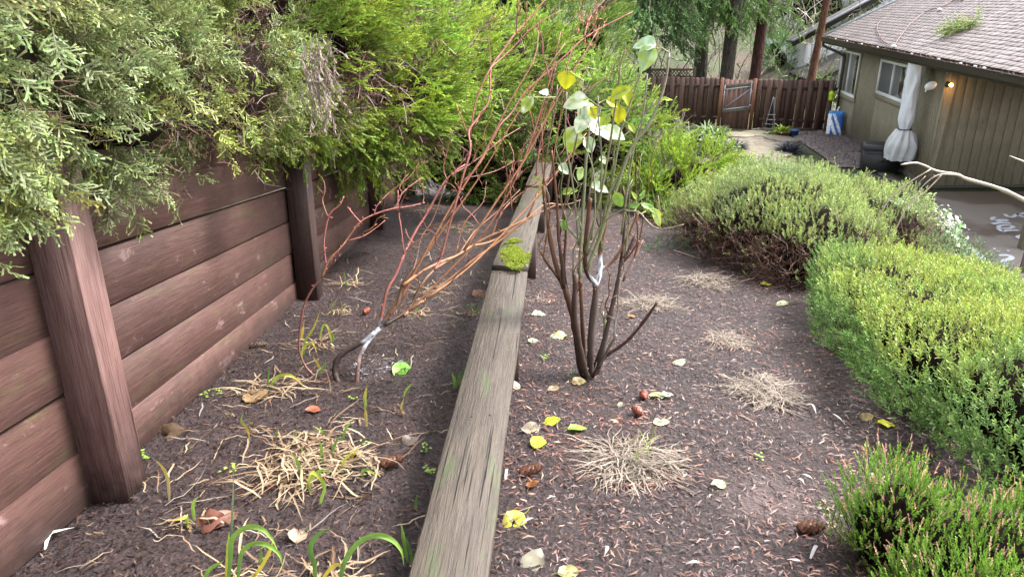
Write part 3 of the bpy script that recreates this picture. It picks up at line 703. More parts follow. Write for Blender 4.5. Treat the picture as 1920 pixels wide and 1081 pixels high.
bg_ = onz(1562, 255, GZ); sb = thing('soil_bag', bg_, 'blue and white plastic bag leaning on the house corner by the fence', 'bag')
def pillow(w_, h_, t_, n=9, m=13):
    V = []; 
    for sgn_ in (1, -1):
        for j in range(m):
            for i in range(n):
                a_, b_ = i / (n - 1) * 2 - 1, j / (m - 1) * 2 - 1
                V.append((a_ * w_ / 2 * (1 - .08 * abs(b_) ** 3), sgn_ * t_ / 2 * max(0, (1 - a_ ** 4) * (1 - b_ ** 4)) ** .5, (b_ + 1) / 2 * h_))
    Q = [[o_ + j * n + i, o_ + j * n + i + 1, o_ + (j + 1) * n + i + 1, o_ + (j + 1) * n + i] for o_ in (0, n * m) for j in range(m - 1) for i in range(n - 1)]
    return np.array(V), Q
V, Q = pillow(.44, .68, .2, 33, 45); V[:, 1] += V[:, 2] * .22; V += R.normal(0, .006, V.shape)
Cb = np.tile([.03, .12, .42], (len(V), 1)); st = (V[:, 0] * .8 + V[:, 2] * .35); Cb[(st > .0) & (st < .07)] = (.75, .78, .8); Cb[(st > .13) & (st < .19)] = (.7, .75, .8); Cb[V[:, 0] < -.12] = (.72, .76, .8); Cb[V[:, 2] > .6] = (.05, .25, .6)
Rz = np.array(Matrix.Rotation(math.radians(-20), 3, 'Z'))
mb = MB(); mb.add(V @ Rz.T + bg_ + [.0, -.02, .02], Q, Cb); mb.build('sack', attr_mat('printed_plastic', .35, 0, .5), sb, True)
mb = MB(); tp = bg_ + Rz @ np.array([.02, .16, .69]); add_tube(mb, catmull([tp, tp + [0.02, 0, .07], tp + [.05, 0, .12]], 3), [.03, .02, .035], 6, (.7, .73, .76)); mb.build('tied_top', bpy.data.materials['printed_plastic'], sb, True)

# cable on the roof with white clips; fallen green bough
def on_roof(px, py, h=.03):
    o_ = rp(0, 0, h + .012); r_ = ray(px, py); t = (o_ - EYE).dot(rn) / r_.dot(rn); return EYE + r_ * t
cb = thing('roof_cable', on_roof(1700, 60), 'thin brown cable looping across the roof shingles from the gutter', 'cable')
for pts in ([(1676, 86), (1690, 66), (1710, 42), (1737, 22), (1763, 14), (1778, 6), (1788, -2)], [(1672, 86), (1655, 76), (1646, 60), (1645, 48), (1652, 38)], [(1763, 14), (1785, 2), (1806, 1)]):
    mb = MB(); add_tube(mb, catmull([on_roof(*p) for p in pts], 5), .011, 5, (.12, .055, .04)); mb.build('cable_run', M['twig'], cb)
for px, py in ((1675, 87), (1761, 18)):
    V, T = ico(1); mb = MB(); mb.add(V * [.07, .05, .035] + on_roof(px, py, .04), [], None, T); mb.build('clip', M['white'], cb, True)
cg = [(1566, 66), (1588, 71), (1615, 76), (1645, 82), (1709, 93), (1759, 103), (1800, 111), (1827, 117), (1844, 120)]
for px, py in cg:
    s_ = hs_at(px, NE + .1, ZE - .03); mb = MB(); add_beam(mb, hp(s_ - .04, NE + .09, ZE - .018), hp(s_ + .05, NE + .1, ZE - .018), .03, .03, (0, 0, 1)); mb.build('gutter_clip', M['white'], gut)

# ---- neighbour's house behind the fence
nh = thing('neighbour_house', (13.5, 33, GZ), 'pale grey neighbouring house with sloped roof behind the fence', 'house')
NY = 32.0
q0 = at(1503, 150, NY); q1 = at(1503, 88, NY); sl_ = -.62
zt_n = lambda x: q1[2] + (x - q1[0]) * .55
x = q0[0]; me = None
while x < q0[0] + 6:
    beam('siding_board', (x + .11, NY, GZ), (x + .11, NY, zt_n(x + .1) - .02), .215, .03, (0, -1, 0), M['nsiding'], nh, .004); x += .222
mb = MB(); xl = q0[0]; V = [(xl, NY + .03, GZ), (xl + 6, NY + .03, GZ), (xl + 6, NY + .03, zt_n(xl + 6)), (xl, NY + .03, zt_n(xl)), (xl, NY + 8, GZ), (xl + 6, NY + 8, GZ), (xl + 6, NY + 8, zt_n(xl + 6)), (xl, NY + 8, zt_n(xl))]
mb.add(V, [[0, 1, 2, 3], [5, 4, 7, 6], [4, 0, 3, 7], [1, 5, 6, 2]]); mb.build('wall', M['nsiding'], nh)
e0 = at(1485, 80, NY - .5); rdir = nrm(np.array([1, 0, .55])); rnn = np.array([-rdir[2], 0, rdir[0]])
mb = MB(); a_ = e0 + rdir * 4 + np.array([0, 0, .02]); add_beam(mb, a_, a_ + np.array([0, .7, 0]), 8, .10, rnn); mb.build('roof', M['shingle'], nh)
beam('bargeboard', e0 + np.array([0, -.03, -.08]), e0 + rdir * 8 + np.array([0, -.03, -.08]), .18, .04, (0, -1, 0), M['fascia'], nh)
beam('rake_flashing', e0 + np.array([0, -.02, .07]) , e0 + rdir * 8 + np.array([0, -.02, .07]), .28, .05, rnn, simple('grey_flashing', (.30, .31, .33), .4, .5), nh)
l0 = at(1522, 154, NY - 2.6)
mb = MB(); ld = nrm(np.array([1., 0, .42])); ln_ = np.array([-ld[2], 0, ld[0]]); add_beam(mb, l0 + ld * 2.2, l0 + ld * 2.2 + np.array([0, 2.5, .12]), 4.4, .1, ln_); mb.build('lower_roof', M['shingle'], nh)

# ================================================================== FENCE
F0 = np.array([3.2, 24.25, GZ]); F1 = np.array([9.58, 22.6, GZ]); fd = nrm(F1 - F0); fn = np.array([fd[1], -fd[0], 0]); FL = np.linalg.norm(F1 - F0)
def f_at(px):
    lo, hi = 0, FL
    for _ in range(50):
        m_ = (lo + hi) / 2
        if proj_px(F0 + fd * m_ + [0, 0, 1]) < px: lo = m_
        else: hi = m_
    return m_
FH = 1.47
ga, gb = f_at(1352), f_at(1413)
def picket_mesh(h, w_=.145):
    a_, c_ = w_ / 2, .035; prof = [(-a_, 0), (a_, 0), (a_, h - c_), (a_ - c_ * .4, h - c_ * .3), (a_ - c_, h), (-a_ + c_, h), (-a_ + c_ * .4, h - c_ * .3), (-a_, h - c_)]
    V = [(z, y, -.009) for y, z in prof] + [(z, y, .009) for y, z in prof]; n_ = 8
    Q = [[k, (k + 1) % n_, n_ + (k + 1) % n_, n_ + k] for k in range(n_)] + [[0, 7, 2, 1], [7, 6, 3, 2], [6, 5, 4, 3], [8, 9, 10, 15], [15, 10, 11, 14], [14, 11, 12, 13]]
    return mesh_np('board', V, Q)
pm = [picket_mesh(FH + d_) for d_ in (0, .012, -.015)]; pmb = [picket_mesh(FH - .03 + d_) for d_ in (0, .012)]
def fence(name_label, s0, s1):
    root = thing('fence', F0 + fd * (s0 + s1) / 2, name_label, 'fence')
    s = s0 + .08; 
    while s < s1 - .05:
        p = F0 + fd * s + fn * .03 + [0, 0, .03]; beam('board', p, p + [R.normal(0, .004), 0, 1.], 1, 1, fn, M['fence'], root, me=pm[int(R.integers(3))])
        if s + .145 < s1 - .05:
            p = F0 + fd * (s + .145) - fn * .035 + [0, 0, .04]; beam('board', p, p + [R.normal(0, .004), 0, 1.], 1, 1, fn, M['fence'], root, me=pmb[int(R.integers(2))])
        s += .29
    for z in (.30, FH - .22):
        beam('rail', F0 + fd * s0 + [0, 0, z], F0 + fd * s1 + [0, 0, z], .088, .036, fn, M['timber'] if False else M['railpost'], root)
    return root
fence('dark brown board fence left of the metal framed gate', 0, ga - .06)
fence('dark brown board fence between the gate and the house corner', gb + .06, FL)
for s_, lab in ((ga, 'orange brown gate post on the left of the gate'), (gb, 'orange brown gate post on the right of the gate')):
    p = F0 + fd * s_ + fn * .05; o = beam('gate_post', p, p + [0, 0, FH + .03], .10, .10, fn, M['gatepost']); tag(o, lab, 'gate post', 'gate posts')
gt = thing('gate', F0 + fd * (ga + gb) / 2, 'brown board gate in a galvanised frame with a diagonal brace', 'gate')
gw = gb - ga - .13; s = ga + .065; nb = 6
for i in range(nb):
    p = F0 + fd * (s + gw / nb * (i + .5)) - fn * .0 + [0, 0, -.02]; beam('board', p, p + [0, 0, FH + R.normal(0, .006)], gw / nb - .002, .02, fn, M['gateboard'], gt)
gl_, gr_ = ga + .09, gb - .09
P_ = lambda s_, z, d_=.035: F0 + fd * s_ + fn * d_ + [0, 0, z]
for nm, a_, b_ in (('frame_upright', P_(gl_, .50), P_(gl_, FH - .17)), ('frame_upright', P_(gr_, .60), P_(gr_, FH - .05)), ('frame_bar', P_(gl_ - .06, FH - .32, .05), P_(gr_, FH - .20, .05)), ('frame_bar', P_(gl_, .56, .05), P_(gr_, .68, .05)), ('brace', P_(gl_, .58, .03), P_(gr_, FH - .26, .03))):
    beam(nm, a_, b_, .032 if nm != 'brace' else .02, .03 if nm != 'brace' else .016, fn, M['metal'], gt)
beam('cross_rail', P_(gl_, FH - .23, .028), P_(gr_, FH - .12, .028), .09, .03, fn, M['timber'], gt); beam('cross_rail', P_(gl_, .50, .028), P_(gr_, .62, .028), .09, .03, fn, M['timber'], gt)
for z in (.72, FH - .35): beam('hinge', P_(gr_, z, .05), P_(gr_ + .12, z, .062), .05, .012, fn, M['metal'], gt)
# lattice panel behind the fence on the left
la, lb = at(1208, 140, 26.5), at(1302, 140, 26.5); lat = thing('lattice_panel', (la + lb) / 2, 'dark lattice panel topping a fence behind the left boards', 'lattice')
la[2] = lb[2] = 0; zl0, zl1 = -.98, -.62
for z in (zl1, zl0): beam('rail', la + [0, 0, z], lb + [0, 0, z], .07, .04, (0, -1, 0), M['fence'], lat)
for p in (la, (la + lb) / 2, lb): beam('post', [p[0], p[1] + .03, GZ - .2], [p[0], p[1] + .03, zl1 + .06], .09, .05, (0, -1, 0), M['fence'], lat)
mb = MB(); nL = 16; wdt = lb[0] - la[0]
for i in range(-3, nL):
    for sg in (1, -1):
        x0 = i * wdt / nL if sg > 0 else (i + 3) * wdt / nL; x1 = x0 + sg * .32
        if 0 <= min(x0, x1) and max(x0, x1) <= wdt: add_beam(mb, la + [x0, sg * .006, zl0 + .02], la + [x1, sg * .006, zl1 - .02], .028, .008, (0, -1, 0))
o = mb.build('lattice_strips', M['fence'], lat); o['kind'] = 'stuff'
mb = MB(); add_beam(mb, la + [0, .05, (GZ + zl0) / 2], lb + [0, .05, (GZ + zl0) / 2], zl0 - GZ + .3, .03, (0, -1, 0)); mb.build('board_panel', M['fence'], lat)

# ---- small things by the fence
ob = onz(1443, 244, GZ); wt = thing('wire_trellis', ob, 'tall wire cone trellis standing against the fence right of the gate', 'trellis')
Hh = .98; rr = lambda z: .20 * (1 - z / Hh) + .012 + .0
mb = None
for k in range(4):
    a_ = k * math.pi / 2 + .4; mb = MB(); add_tube(mb, [ob + [math.cos(a_) * rr(z), math.sin(a_) * rr(z), z] for z in np.linspace(0, Hh, 6)], .007, 4); mb.build('leg', M['metal'], wt)
for z in (.08, .2, .33, .47): mb = MB(); add_tube(mb, [ob + [math.cos(a_) * rr(z), math.sin(a_) * rr(z), z] for a_ in np.linspace(0, 2 * math.pi, 15)], .007, 4); mb.build('ring', M['metal'], wt)
beam_t = beam('timber_edging', onz(1424, 247, GZ) + [0, 0, .05], onz(1522, 246, GZ) + [0, 0, .05], .10, .10, (0, 0, 1), M['timber']); tag(beam_t, 'grey timber edging lying along the foot of the fence', 'timber')
def pot(px, py, r, h, col, nm, lab):
    c = onz(px, py, GZ); t_ = thing('flower_pot', c, lab, 'flower pot', 'pots by the fence')
    V, Q = lathe([(0, 0), (r * .65, 0), (r * .72, .01), (r * .95, h * .8), (r * 1.02, h * .8), (r * 1.02, h), (r * .9, h), (r * .86, h * .75), (0, h * .72)], 20, c)
    mb = MB(); mb.add(V, Q); mb.build('pot_body', simple(nm, col, .35, .5), t_, True); return c, t_
pc, pt_ = pot(1466, 257, .20, .17, (.20, .10, .045), 'ochre_glaze', 'ochre bowl planter with lime green foliage near the fence')
pc2, pt2 = pot(1487, 256, .16, .20, (.022, .075, .22), 'blue_glaze', 'blue glazed pot beside the ochre planter')
wp = F0 + fd * (f_at(1557)) + fn * .12; wz = at(1557, 178, wp[1])[2]
tr = thing('insect_trap', [wp[0], wp[1], wz], 'bright yellow green hanging trap at the fence end by the downspout', 'insect trap')
V, Q = lathe([(0, -.17), (.05, -.165), (.065, -.12), (.065, .0), (.075, .02), (.075, .05), (.06, .08), (.03, .11), (0, .12)], 14, (wp[0], wp[1], wz)); mb = MB(); mb.add(V, Q); mb.build('body', simple('yellow_plastic', (.48, .72, .02), .35, .5), tr, True)
mb = MB(); add_tube(mb, [(wp[0], wp[1], wz + .11), (wp[0], wp[1], wz + .42), (wp[0] - fn[0] * .1, wp[1] - fn[1] * .1, wz + .44)], .006, 4); mb.build('hook', M['wire'], tr)
sk = onz(1916, 512, GZ); o = beam('wooden_stake', [sk[0], sk[1], GZ - .1], [sk[0] + .02, sk[1], GZ + .72], .09, .05, (0, -1, 0), M['timber']); tag(o, 'pale wooden stake standing on the driveway at the right edge', 'stake')

# ================================================================== FOLIAGE TOOLS
def rib(V, Q, T, S_, p0, p1, w0, w1, nv, t0, t1, stem=0):
    """one flat leaflet quad from p0 to p1"""
    p0 = np.asarray(p0, float); p1 = np.asarray(p1, float); s = np.cross(nv, p1 - p0); s = s / (np.linalg.norm(s) + 1e-9)
    b = len(V); V += [p0 - s * w0 / 2, p0 + s * w0 / 2, p1 + s * w1 / 2, p1 - s * w1 / 2]; Q.append([b, b + 1, b + 2, b + 3]); T += [t0, t0, t1, t1]; S_ += [stem] * 4
def fin(V, Q, T, S_): return np.array(V), np.array(Q), np.array(T), np.array(S_, float)
def t_scale(r, n=13, wid=.050):          # flat fan of blunt scale-leaf branchlets (old juniper)
    V, Q, T, S_ = [], [], [], []; pts = catmull([(0, 0, 0), (r.normal(0, .05), r.normal(0, .05), .5), (r.normal(0, .12), r.normal(0, .1), 1)], 3)
    for a, b in zip(pts[:-1], pts[1:]): rib(V, Q, T, S_, a, b, .022, .02, [0, 1, 0], .1, .35, .6)
    for i in range(n):
        z = .12 + .85 * i / n; sd_ = 1 if i % 2 else -1; k = z * (len(pts) - 1); a = pts[int(k)] + (pts[min(int(k) + 1, len(pts) - 1)] - pts[int(k)]) * (k % 1)
        an = r.uniform(.55, 1.0); L = .40 * (1 - .5 * z) * r.uniform(.7, 1.2); d = np.array([sd_ * math.sin(an), r.normal(0, .35), math.cos(an)]); nv = np.array([r.normal(0, .4), 1, r.normal(0, .4)])
        e = a + d * L; rib(V, Q, T, S_, a, e, wid * .6, wid, nv, .25, .75)
        for q in (.5, .98):
            m_ = a + d * L * q; d2 = nrm(d + np.array([r.normal(0, .55), r.normal(0, .5), r.normal(.25, .4)])); rib(V, Q, T, S_, m_, m_ + d2 * L * .42, wid * .6, wid * 1.15, nv + r.normal(0, .5, 3), .55, 1.0)
    return fin(V, Q, T, S_)
def t_plume(r, n=19, wid=.040):          # feathery juniper plume
    V, Q, T, S_ = [], [], [], []; pts = catmull([(0, 0, 0), (r.normal(0, .04), r.normal(0, .04), .4), (r.normal(.05, .06), r.normal(0, .06), .75), (r.normal(.14, .08), r.normal(0, .08), 1)], 2)
    for a, b in zip(pts[:-1], pts[1:]): rib(V, Q, T, S_, a, b, .018, .014, [0, 1, 0], .2, .5, .5)
    for i in range(n):
        z = .06 + .92 * i / n; k = z * (len(pts) - 1); a = pts[int(k)] + (pts[min(int(k) + 1, len(pts) - 1)] - pts[int(k)]) * (k % 1)
        az = r.uniform(0, 2 * math.pi); an = r.uniform(.28, .55); L = .27 * (1 - .62 * z) * r.uniform(.7, 1.25)
        d = np.array([math.cos(az) * math.sin(an), math.sin(az) * math.sin(an) * .7, math.cos(an)]); nv = nrm(r.normal(0, 1, 3)); e = a + d * L
        rib(V, Q, T, S_, a, e, wid, wid * .45, nv, .3 + .3 * z, .8 + .2 * z)
        m_ = a + d * L * .5; d2 = nrm(d + r.normal(0, .45, 3) + [0, 0, .4]); rib(V, Q, T, S_, m_, m_ + d2 * L * .5, wid * .8, wid * .4, nv + r.normal(0, .4, 3), .5, 1)
    return fin(V, Q, T, S_)
def t_sprig(r, n=12, nl=.26, wid=.085, an=(.8, 1.2)):       # upright shoot ringed with short needles
    V, Q, T, S_ = [], [], [], []; tip = np.array([r.normal(0, .12), r.normal(0, .12), 1.0])
    rib(V, Q, T, S_, (0, 0, 0), tip * .5, .035, .03, [0, 1, 0], 0, .3, .8); rib(V, Q, T, S_, tip * .5, tip, .03, .03, [1, 0, 0], .3, 1., .2)
    for i in range(n):
        z = .15 + .87 * i / n; az = i * 2.4; a_ = r.uniform(*an) * (1.1 - .5 * z); d = np.array([math.cos(az) * math.sin(a_), math.sin(az) * math.sin(a_), math.cos(a_)]); L = nl * r.uniform(.8, 1.15) * (1 - .3 * z)
        nv = nrm(np.array([0, 0, 1.]) + r.normal(0, .4, 3)); a = tip * z; rib(V, Q, T, S_, a, a + d * L, wid, wid * .55, nv, .2 + .4 * z, .5 + .5 * z)
    return fin(V, Q, T, S_)
def t_twig(r, n=5, wid=.022):             # bare dead twiglet
    V, Q, T, S_ = [], [], [], []; pts = catmull([(0, 0, 0), (r.normal(0, .1), r.normal(0, .1), .5), (r.normal(0, .2), r.normal(0, .2), 1)], 2)
    for a, b in zip(pts[:-1], pts[1:]): rib(V, Q, T, S_, a, b, wid, wid * .7, [0, 1, 0], 0, .5)
    for i in range(n):
        k = r.uniform(.5, 3.6); a = pts[int(k)]; d = nrm(np.array([r.normal(0, .8), r.normal(0, .8), .7])); rib(V, Q, T, S_, a, a + d * r.uniform(.2, .45), wid * .6, wid * .35, nrm(r.normal(0, 1, 3)), .3, 1)
    return fin(V, Q, T, S_)
def t_strand(r, n=20, wid=.075):          # hanging hemlock strand (grows along +Z of the frame)
    V, Q, T, S_ = [], [], [], []
    for i in range(n):
        z = i / n; az = r.uniform(0, 2 * math.pi); a_ = r.uniform(.3, .9); d = np.array([math.cos(az) * math.sin(a_), math.sin(az) * math.sin(a_), math.cos(a_)]); L = .26 * (1 - .5 * z) * r.uniform(.7, 1.3)
        a = np.array([r.normal(0, .02), r.normal(0, .02), z]); rib(V, Q, T, S_, a, a + d * L, wid, wid * .5, nrm(r.normal(0, 1, 3)), .1 + .5 * z, .5 + .5 * z)
    return fin(V, Q, T, S_)
rt = np.random.default_rng(3)
TP = dict(scale=[t_scale(rt) for _ in range(6)], plume=[t_plume(rt) for _ in range(6)], sprig=[t_sprig(rt) for _ in range(5)], heath=[t_sprig(rt, 16, .15, .06, (.5, .9)) for _ in range(4)],
          moss=[t_sprig(rt, 6, .5, .22, (.5, 1.1)) for _ in range(4)], twig=[t_twig(rt) for _ in range(5)], strand=[t_strand(rt) for _ in range(5)], coarse=[t_plume(rt, 9, .06) for _ in range(4)])
def spray(tm, P, D, Nv, Sz, cb, ct, cs):
    """instances baked into one mesh: P points, D growth direction, Nv fan normal hint, Sz size, colours per instance (base, tip, stem)"""
    n = len(P); D = nrm(D); X = nrm(np.cross(Nv, D)); Y = np.cross(D, X)
    k = R.integers(0, len(tm), n); Vs, Qs, Cs = [], [], []; off = 0
    cb = np.broadcast_to(cb, (n, 3)); ct = np.broadcast_to(ct, (n, 3)); cs = np.broadcast_to(cs, (n, 3)); Sz = np.broadcast_to(Sz, (n,))
    for i, (V, Q, T, S_) in enumerate(tm):
        m_ = np.where(k == i)[0]
        if not len(m_): continue
        W = V[None, :, 0:1] * X[m_][:, None] + V[None, :, 1:2] * Y[m_][:, None] + V[None, :, 2:3] * D[m_][:, None]
        W = P[m_][:, None] + W * Sz[m_][:, None, None]
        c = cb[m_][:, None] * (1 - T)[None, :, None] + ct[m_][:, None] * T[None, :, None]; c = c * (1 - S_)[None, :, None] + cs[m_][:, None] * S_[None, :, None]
        q = (np.arange(len(m_)) * len(V))[:, None, None] + Q[None] + off
        Vs.append(W.reshape(-1, 3)); Qs.append(q.reshape(-1, 4)); Cs.append(c.reshape(-1, 3)); off += len(m_) * len(V)
    return np.concatenate(Vs), np.concatenate(Qs), np.concatenate(Cs)
def spray_obj(name, tm, P, D, Nv, Sz, cb, ct, cs, mat, parent):
    V, Q, C = spray(tm, P, D, Nv, Sz, cb, ct, cs); return link(name, mesh_np(name, V, Q, C), mat, parent)
def ell_pts(c, r, n, vis=None):
    d = nrm(R.normal(0, 1, (n, 3))); p = np.array(c) + d * r; nv = nrm(d / np.array(r)); return p, nv
IV, IT = ico(3); IVH, ITH = ico(3)
def core_blob(ells, shrink, name, parent, noise=.12, mat=None, lo=False):  # solid dark lump added inside a bush to stand for its inner shade
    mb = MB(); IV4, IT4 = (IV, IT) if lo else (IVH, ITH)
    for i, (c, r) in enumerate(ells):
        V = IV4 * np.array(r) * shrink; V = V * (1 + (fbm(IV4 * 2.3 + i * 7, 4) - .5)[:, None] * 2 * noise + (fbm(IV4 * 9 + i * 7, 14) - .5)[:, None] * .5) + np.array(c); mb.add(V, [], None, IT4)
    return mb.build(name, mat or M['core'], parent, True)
def inside(P, ells, k=.9, skip=-1):
    m_ = np.zeros(len(P), bool)
    for i, (c, r) in enumerate(ells):
        if i != skip: m_ |= (((P - np.array(c)) / (np.array(r) * k)) ** 2).sum(1) < 1
    return m_
def near_view(P, mg=420):                     # only what the photograph could plausibly take in, with a wide margin
    d = P - EYE; zc = d[:, 1] * math.cos(PIT) - d[:, 2] * math.sin(PIT); zz_ = np.maximum(zc, .05)
    px = CX + F * d[:, 0] / zz_; py = CY - F * (d[:, 1] * math.sin(PIT) + d[:, 2] * math.cos(PIT)) / zz_
    return (zc > .2) & (px > -mg) & (px < 1920 + mg) & (py > -mg) & (py < 1081 + mg)
def jit(c, n, v=.25, h=.06):
    c = np.array(c) * (1 + (R.random((n, 1)) - .5) * 2 * v); return np.clip(c * (1 + R.normal(0, h, (n, 3))), 0, 1)
def facing(P, Nv, lim=-.35):                 # drop what points well away from the garden side
    return (nrm(EYE + np.array([0, 1.0, 0]) - P) * Nv).sum(1) > lim

# ================================================================== JUNIPERS ON THE BANK
BROWN = (.075, .042, .026)
JUN = []
def juniper(label, ells, npad, per, size, kind, cb, ct, bias, gap=.42, dead=.5, group='junipers along the retaining wall', pad_r=(.10, .2), lim=-.15, cuty=9.9):
    c0 = np.mean([e[0] for e in ells], 0); root = thing('juniper_shrub', (c0[0], c0[1], c0[2] - ells[0][1][2] * .9), label, 'juniper', group)
    core_blob(ells, .62, 'shade_core', root, .10)
    area = [e[1][0] * e[1][1] + e[1][1] * e[1][2] + e[1][0] * e[1][2] for e in ells]; PP, DD, NN, SS, CB, CT = [], [], [], [], [], []; TW = []
    for i, (c, r) in enumerate(ells):
        n = int(npad * area[i] / sum(area)); p, nv = ell_pts(c, r, n); keep = ~inside(p, ells, .95, i) & facing(p, nv, lim) & near_view(p); p, nv = p[keep], nv[keep]
        g = fbm(p * [3.3, 3.6, 1.7], 21); keep = g > gap; pb, nb = p[~keep], nv[~keep]; p, nv = p[keep], nv[keep]
        # a pad is a tuft of sprays fanning out from one shoot
        for a, b in zip(p, nv):
            k = int(per * R.uniform(.6, 1.3)); pr_ = R.uniform(*pad_r); sh = nrm(b * .8 + np.array(bias) + R.normal(0, .25, 3))
            o_ = a - sh * pr_ * .6 + R.normal(0, .29, (k, 3)) * pr_ + sh * pr_ * R.uniform(-.2, .7, (k, 1)); PP.append(o_); DD.append(nrm(sh + R.normal(0, .42 if kind == 'scale' else .27, (k, 3)))); NN.append(nrm(b + np.array([0, 0, .3]) + R.normal(0, .5, (k, 3))))
            SS.append(size * R.uniform(.65, 1.25, k)); tone = R.uniform(.7, 1.25); yl = R.random() ** 2
            a1 = np.array(cb) * tone; a2 = np.array(ct) * tone * (1 + np.array([.28, .1, -.35]) * yl); CB.append(jit(a1, k, .2)); CT.append(jit(a2, k, .2))
        TW.append((np.concatenate([p, pb, pb, pb, pb]), np.concatenate([nv, nb, nb, nb, nb])))
    PP = np.concatenate(PP); spray_obj('foliage', TP[kind], PP, np.concatenate(DD), np.concatenate(NN), np.concatenate(SS), np.concatenate(CB), np.concatenate(CT), BROWN, M['leaf'], root)
    tp = np.concatenate([t[0] for t in TW]); tn = np.concatenate([t[1] for t in TW]); k = 6; tp = np.repeat(tp, k, 0); tn = np.repeat(tn, k, 0); n = len(tp)
    tp = tp - tn * R.uniform(.05, .30, (n, 1)) + R.normal(0, .07, (n, 3)); cc = jit((.085, .045, .030), n, .55); lt = R.random(n) < .12; cc[lt] = jit((.20, .15, .11), lt.sum(), .3)
    spray_obj('dead_twigs', TP['twig'], tp, nrm(tn * .5 + R.normal(0, .7, (n, 3))), R.normal(0, 1, (n, 3)), size * R.uniform(.7, 1.5, n), cc, cc * 1.3, cc * .7, M['twig'], root)
    # a few boughs from the crown's root to its surface
    for q in range(3):
        a = np.array([c0[0] - .25, c0[1] + R.normal(0, .1), c0[2] - ells[0][1][2] * .7]); e = tp[R.integers(n)]; m_ = (a + e) / 2 + R.normal(0, .06, 3)
        mb = MB(); add_tube(mb, catmull([a, m_, e], 5), [.022, .014, .006], 6, (.07, .045, .032)); mb.build('bough', M['twig'], root)
    JUN.append(root); return root
zw = lambda y: float(wtop(y))
BG, BT = (.075, .100, .046), (.285, .345, .185)
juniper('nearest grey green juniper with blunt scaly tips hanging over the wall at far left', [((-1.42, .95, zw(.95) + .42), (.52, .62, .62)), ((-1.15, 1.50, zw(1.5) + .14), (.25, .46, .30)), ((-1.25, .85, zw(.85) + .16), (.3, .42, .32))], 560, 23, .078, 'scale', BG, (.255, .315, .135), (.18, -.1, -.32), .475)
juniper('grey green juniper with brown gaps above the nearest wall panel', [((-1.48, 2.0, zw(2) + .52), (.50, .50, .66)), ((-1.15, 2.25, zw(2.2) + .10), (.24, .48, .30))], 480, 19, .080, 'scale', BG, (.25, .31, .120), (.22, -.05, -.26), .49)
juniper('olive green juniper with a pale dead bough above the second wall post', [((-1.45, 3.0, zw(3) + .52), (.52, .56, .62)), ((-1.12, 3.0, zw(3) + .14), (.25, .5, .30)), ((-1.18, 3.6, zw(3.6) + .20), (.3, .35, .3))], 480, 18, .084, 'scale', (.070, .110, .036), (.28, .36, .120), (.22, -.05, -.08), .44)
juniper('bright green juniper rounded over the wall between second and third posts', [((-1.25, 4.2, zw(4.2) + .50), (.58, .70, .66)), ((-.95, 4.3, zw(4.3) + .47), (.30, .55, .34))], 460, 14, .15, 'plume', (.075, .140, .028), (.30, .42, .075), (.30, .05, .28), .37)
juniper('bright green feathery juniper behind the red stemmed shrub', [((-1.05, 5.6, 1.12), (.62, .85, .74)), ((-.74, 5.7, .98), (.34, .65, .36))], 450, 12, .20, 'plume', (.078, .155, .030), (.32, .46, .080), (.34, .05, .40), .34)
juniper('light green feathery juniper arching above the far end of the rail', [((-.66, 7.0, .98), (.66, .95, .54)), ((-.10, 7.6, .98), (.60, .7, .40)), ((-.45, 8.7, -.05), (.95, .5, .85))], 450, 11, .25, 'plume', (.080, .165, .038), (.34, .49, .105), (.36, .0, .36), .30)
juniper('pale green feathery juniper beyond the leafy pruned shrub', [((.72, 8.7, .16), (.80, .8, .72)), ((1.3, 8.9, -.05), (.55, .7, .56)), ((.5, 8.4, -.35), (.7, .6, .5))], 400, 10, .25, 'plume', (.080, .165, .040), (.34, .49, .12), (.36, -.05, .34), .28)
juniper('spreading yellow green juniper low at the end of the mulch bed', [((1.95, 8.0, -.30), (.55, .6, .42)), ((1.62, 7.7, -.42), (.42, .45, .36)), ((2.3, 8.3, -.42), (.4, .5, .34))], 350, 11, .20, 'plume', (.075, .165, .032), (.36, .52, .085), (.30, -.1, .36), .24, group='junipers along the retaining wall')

# pale dead bough hanging in the third juniper
pb = at(590, 90, 2.75); root = tag(MB().add(*spray(TP['plume'], np.array([at(590 + R.normal(0, 10) + t * 10, 70 + t * 125, 2.62 - .0 * t) for t in np.linspace(0, 1, 60)]) + R.normal(0, .022, (60, 3)), np.tile([.1, -.1, -1.], (60, 1)) + R.normal(0, .3, (60, 3)), R.normal(0, 1, (60, 3)), .09, jit((.20, .15, .12), 60), jit((.34, .28, .24), 60), (.15, .1, .08))).build('dead_bough', M['dead']), 'pale brown dead juniper bough hanging down among green sprays', 'dead bough')

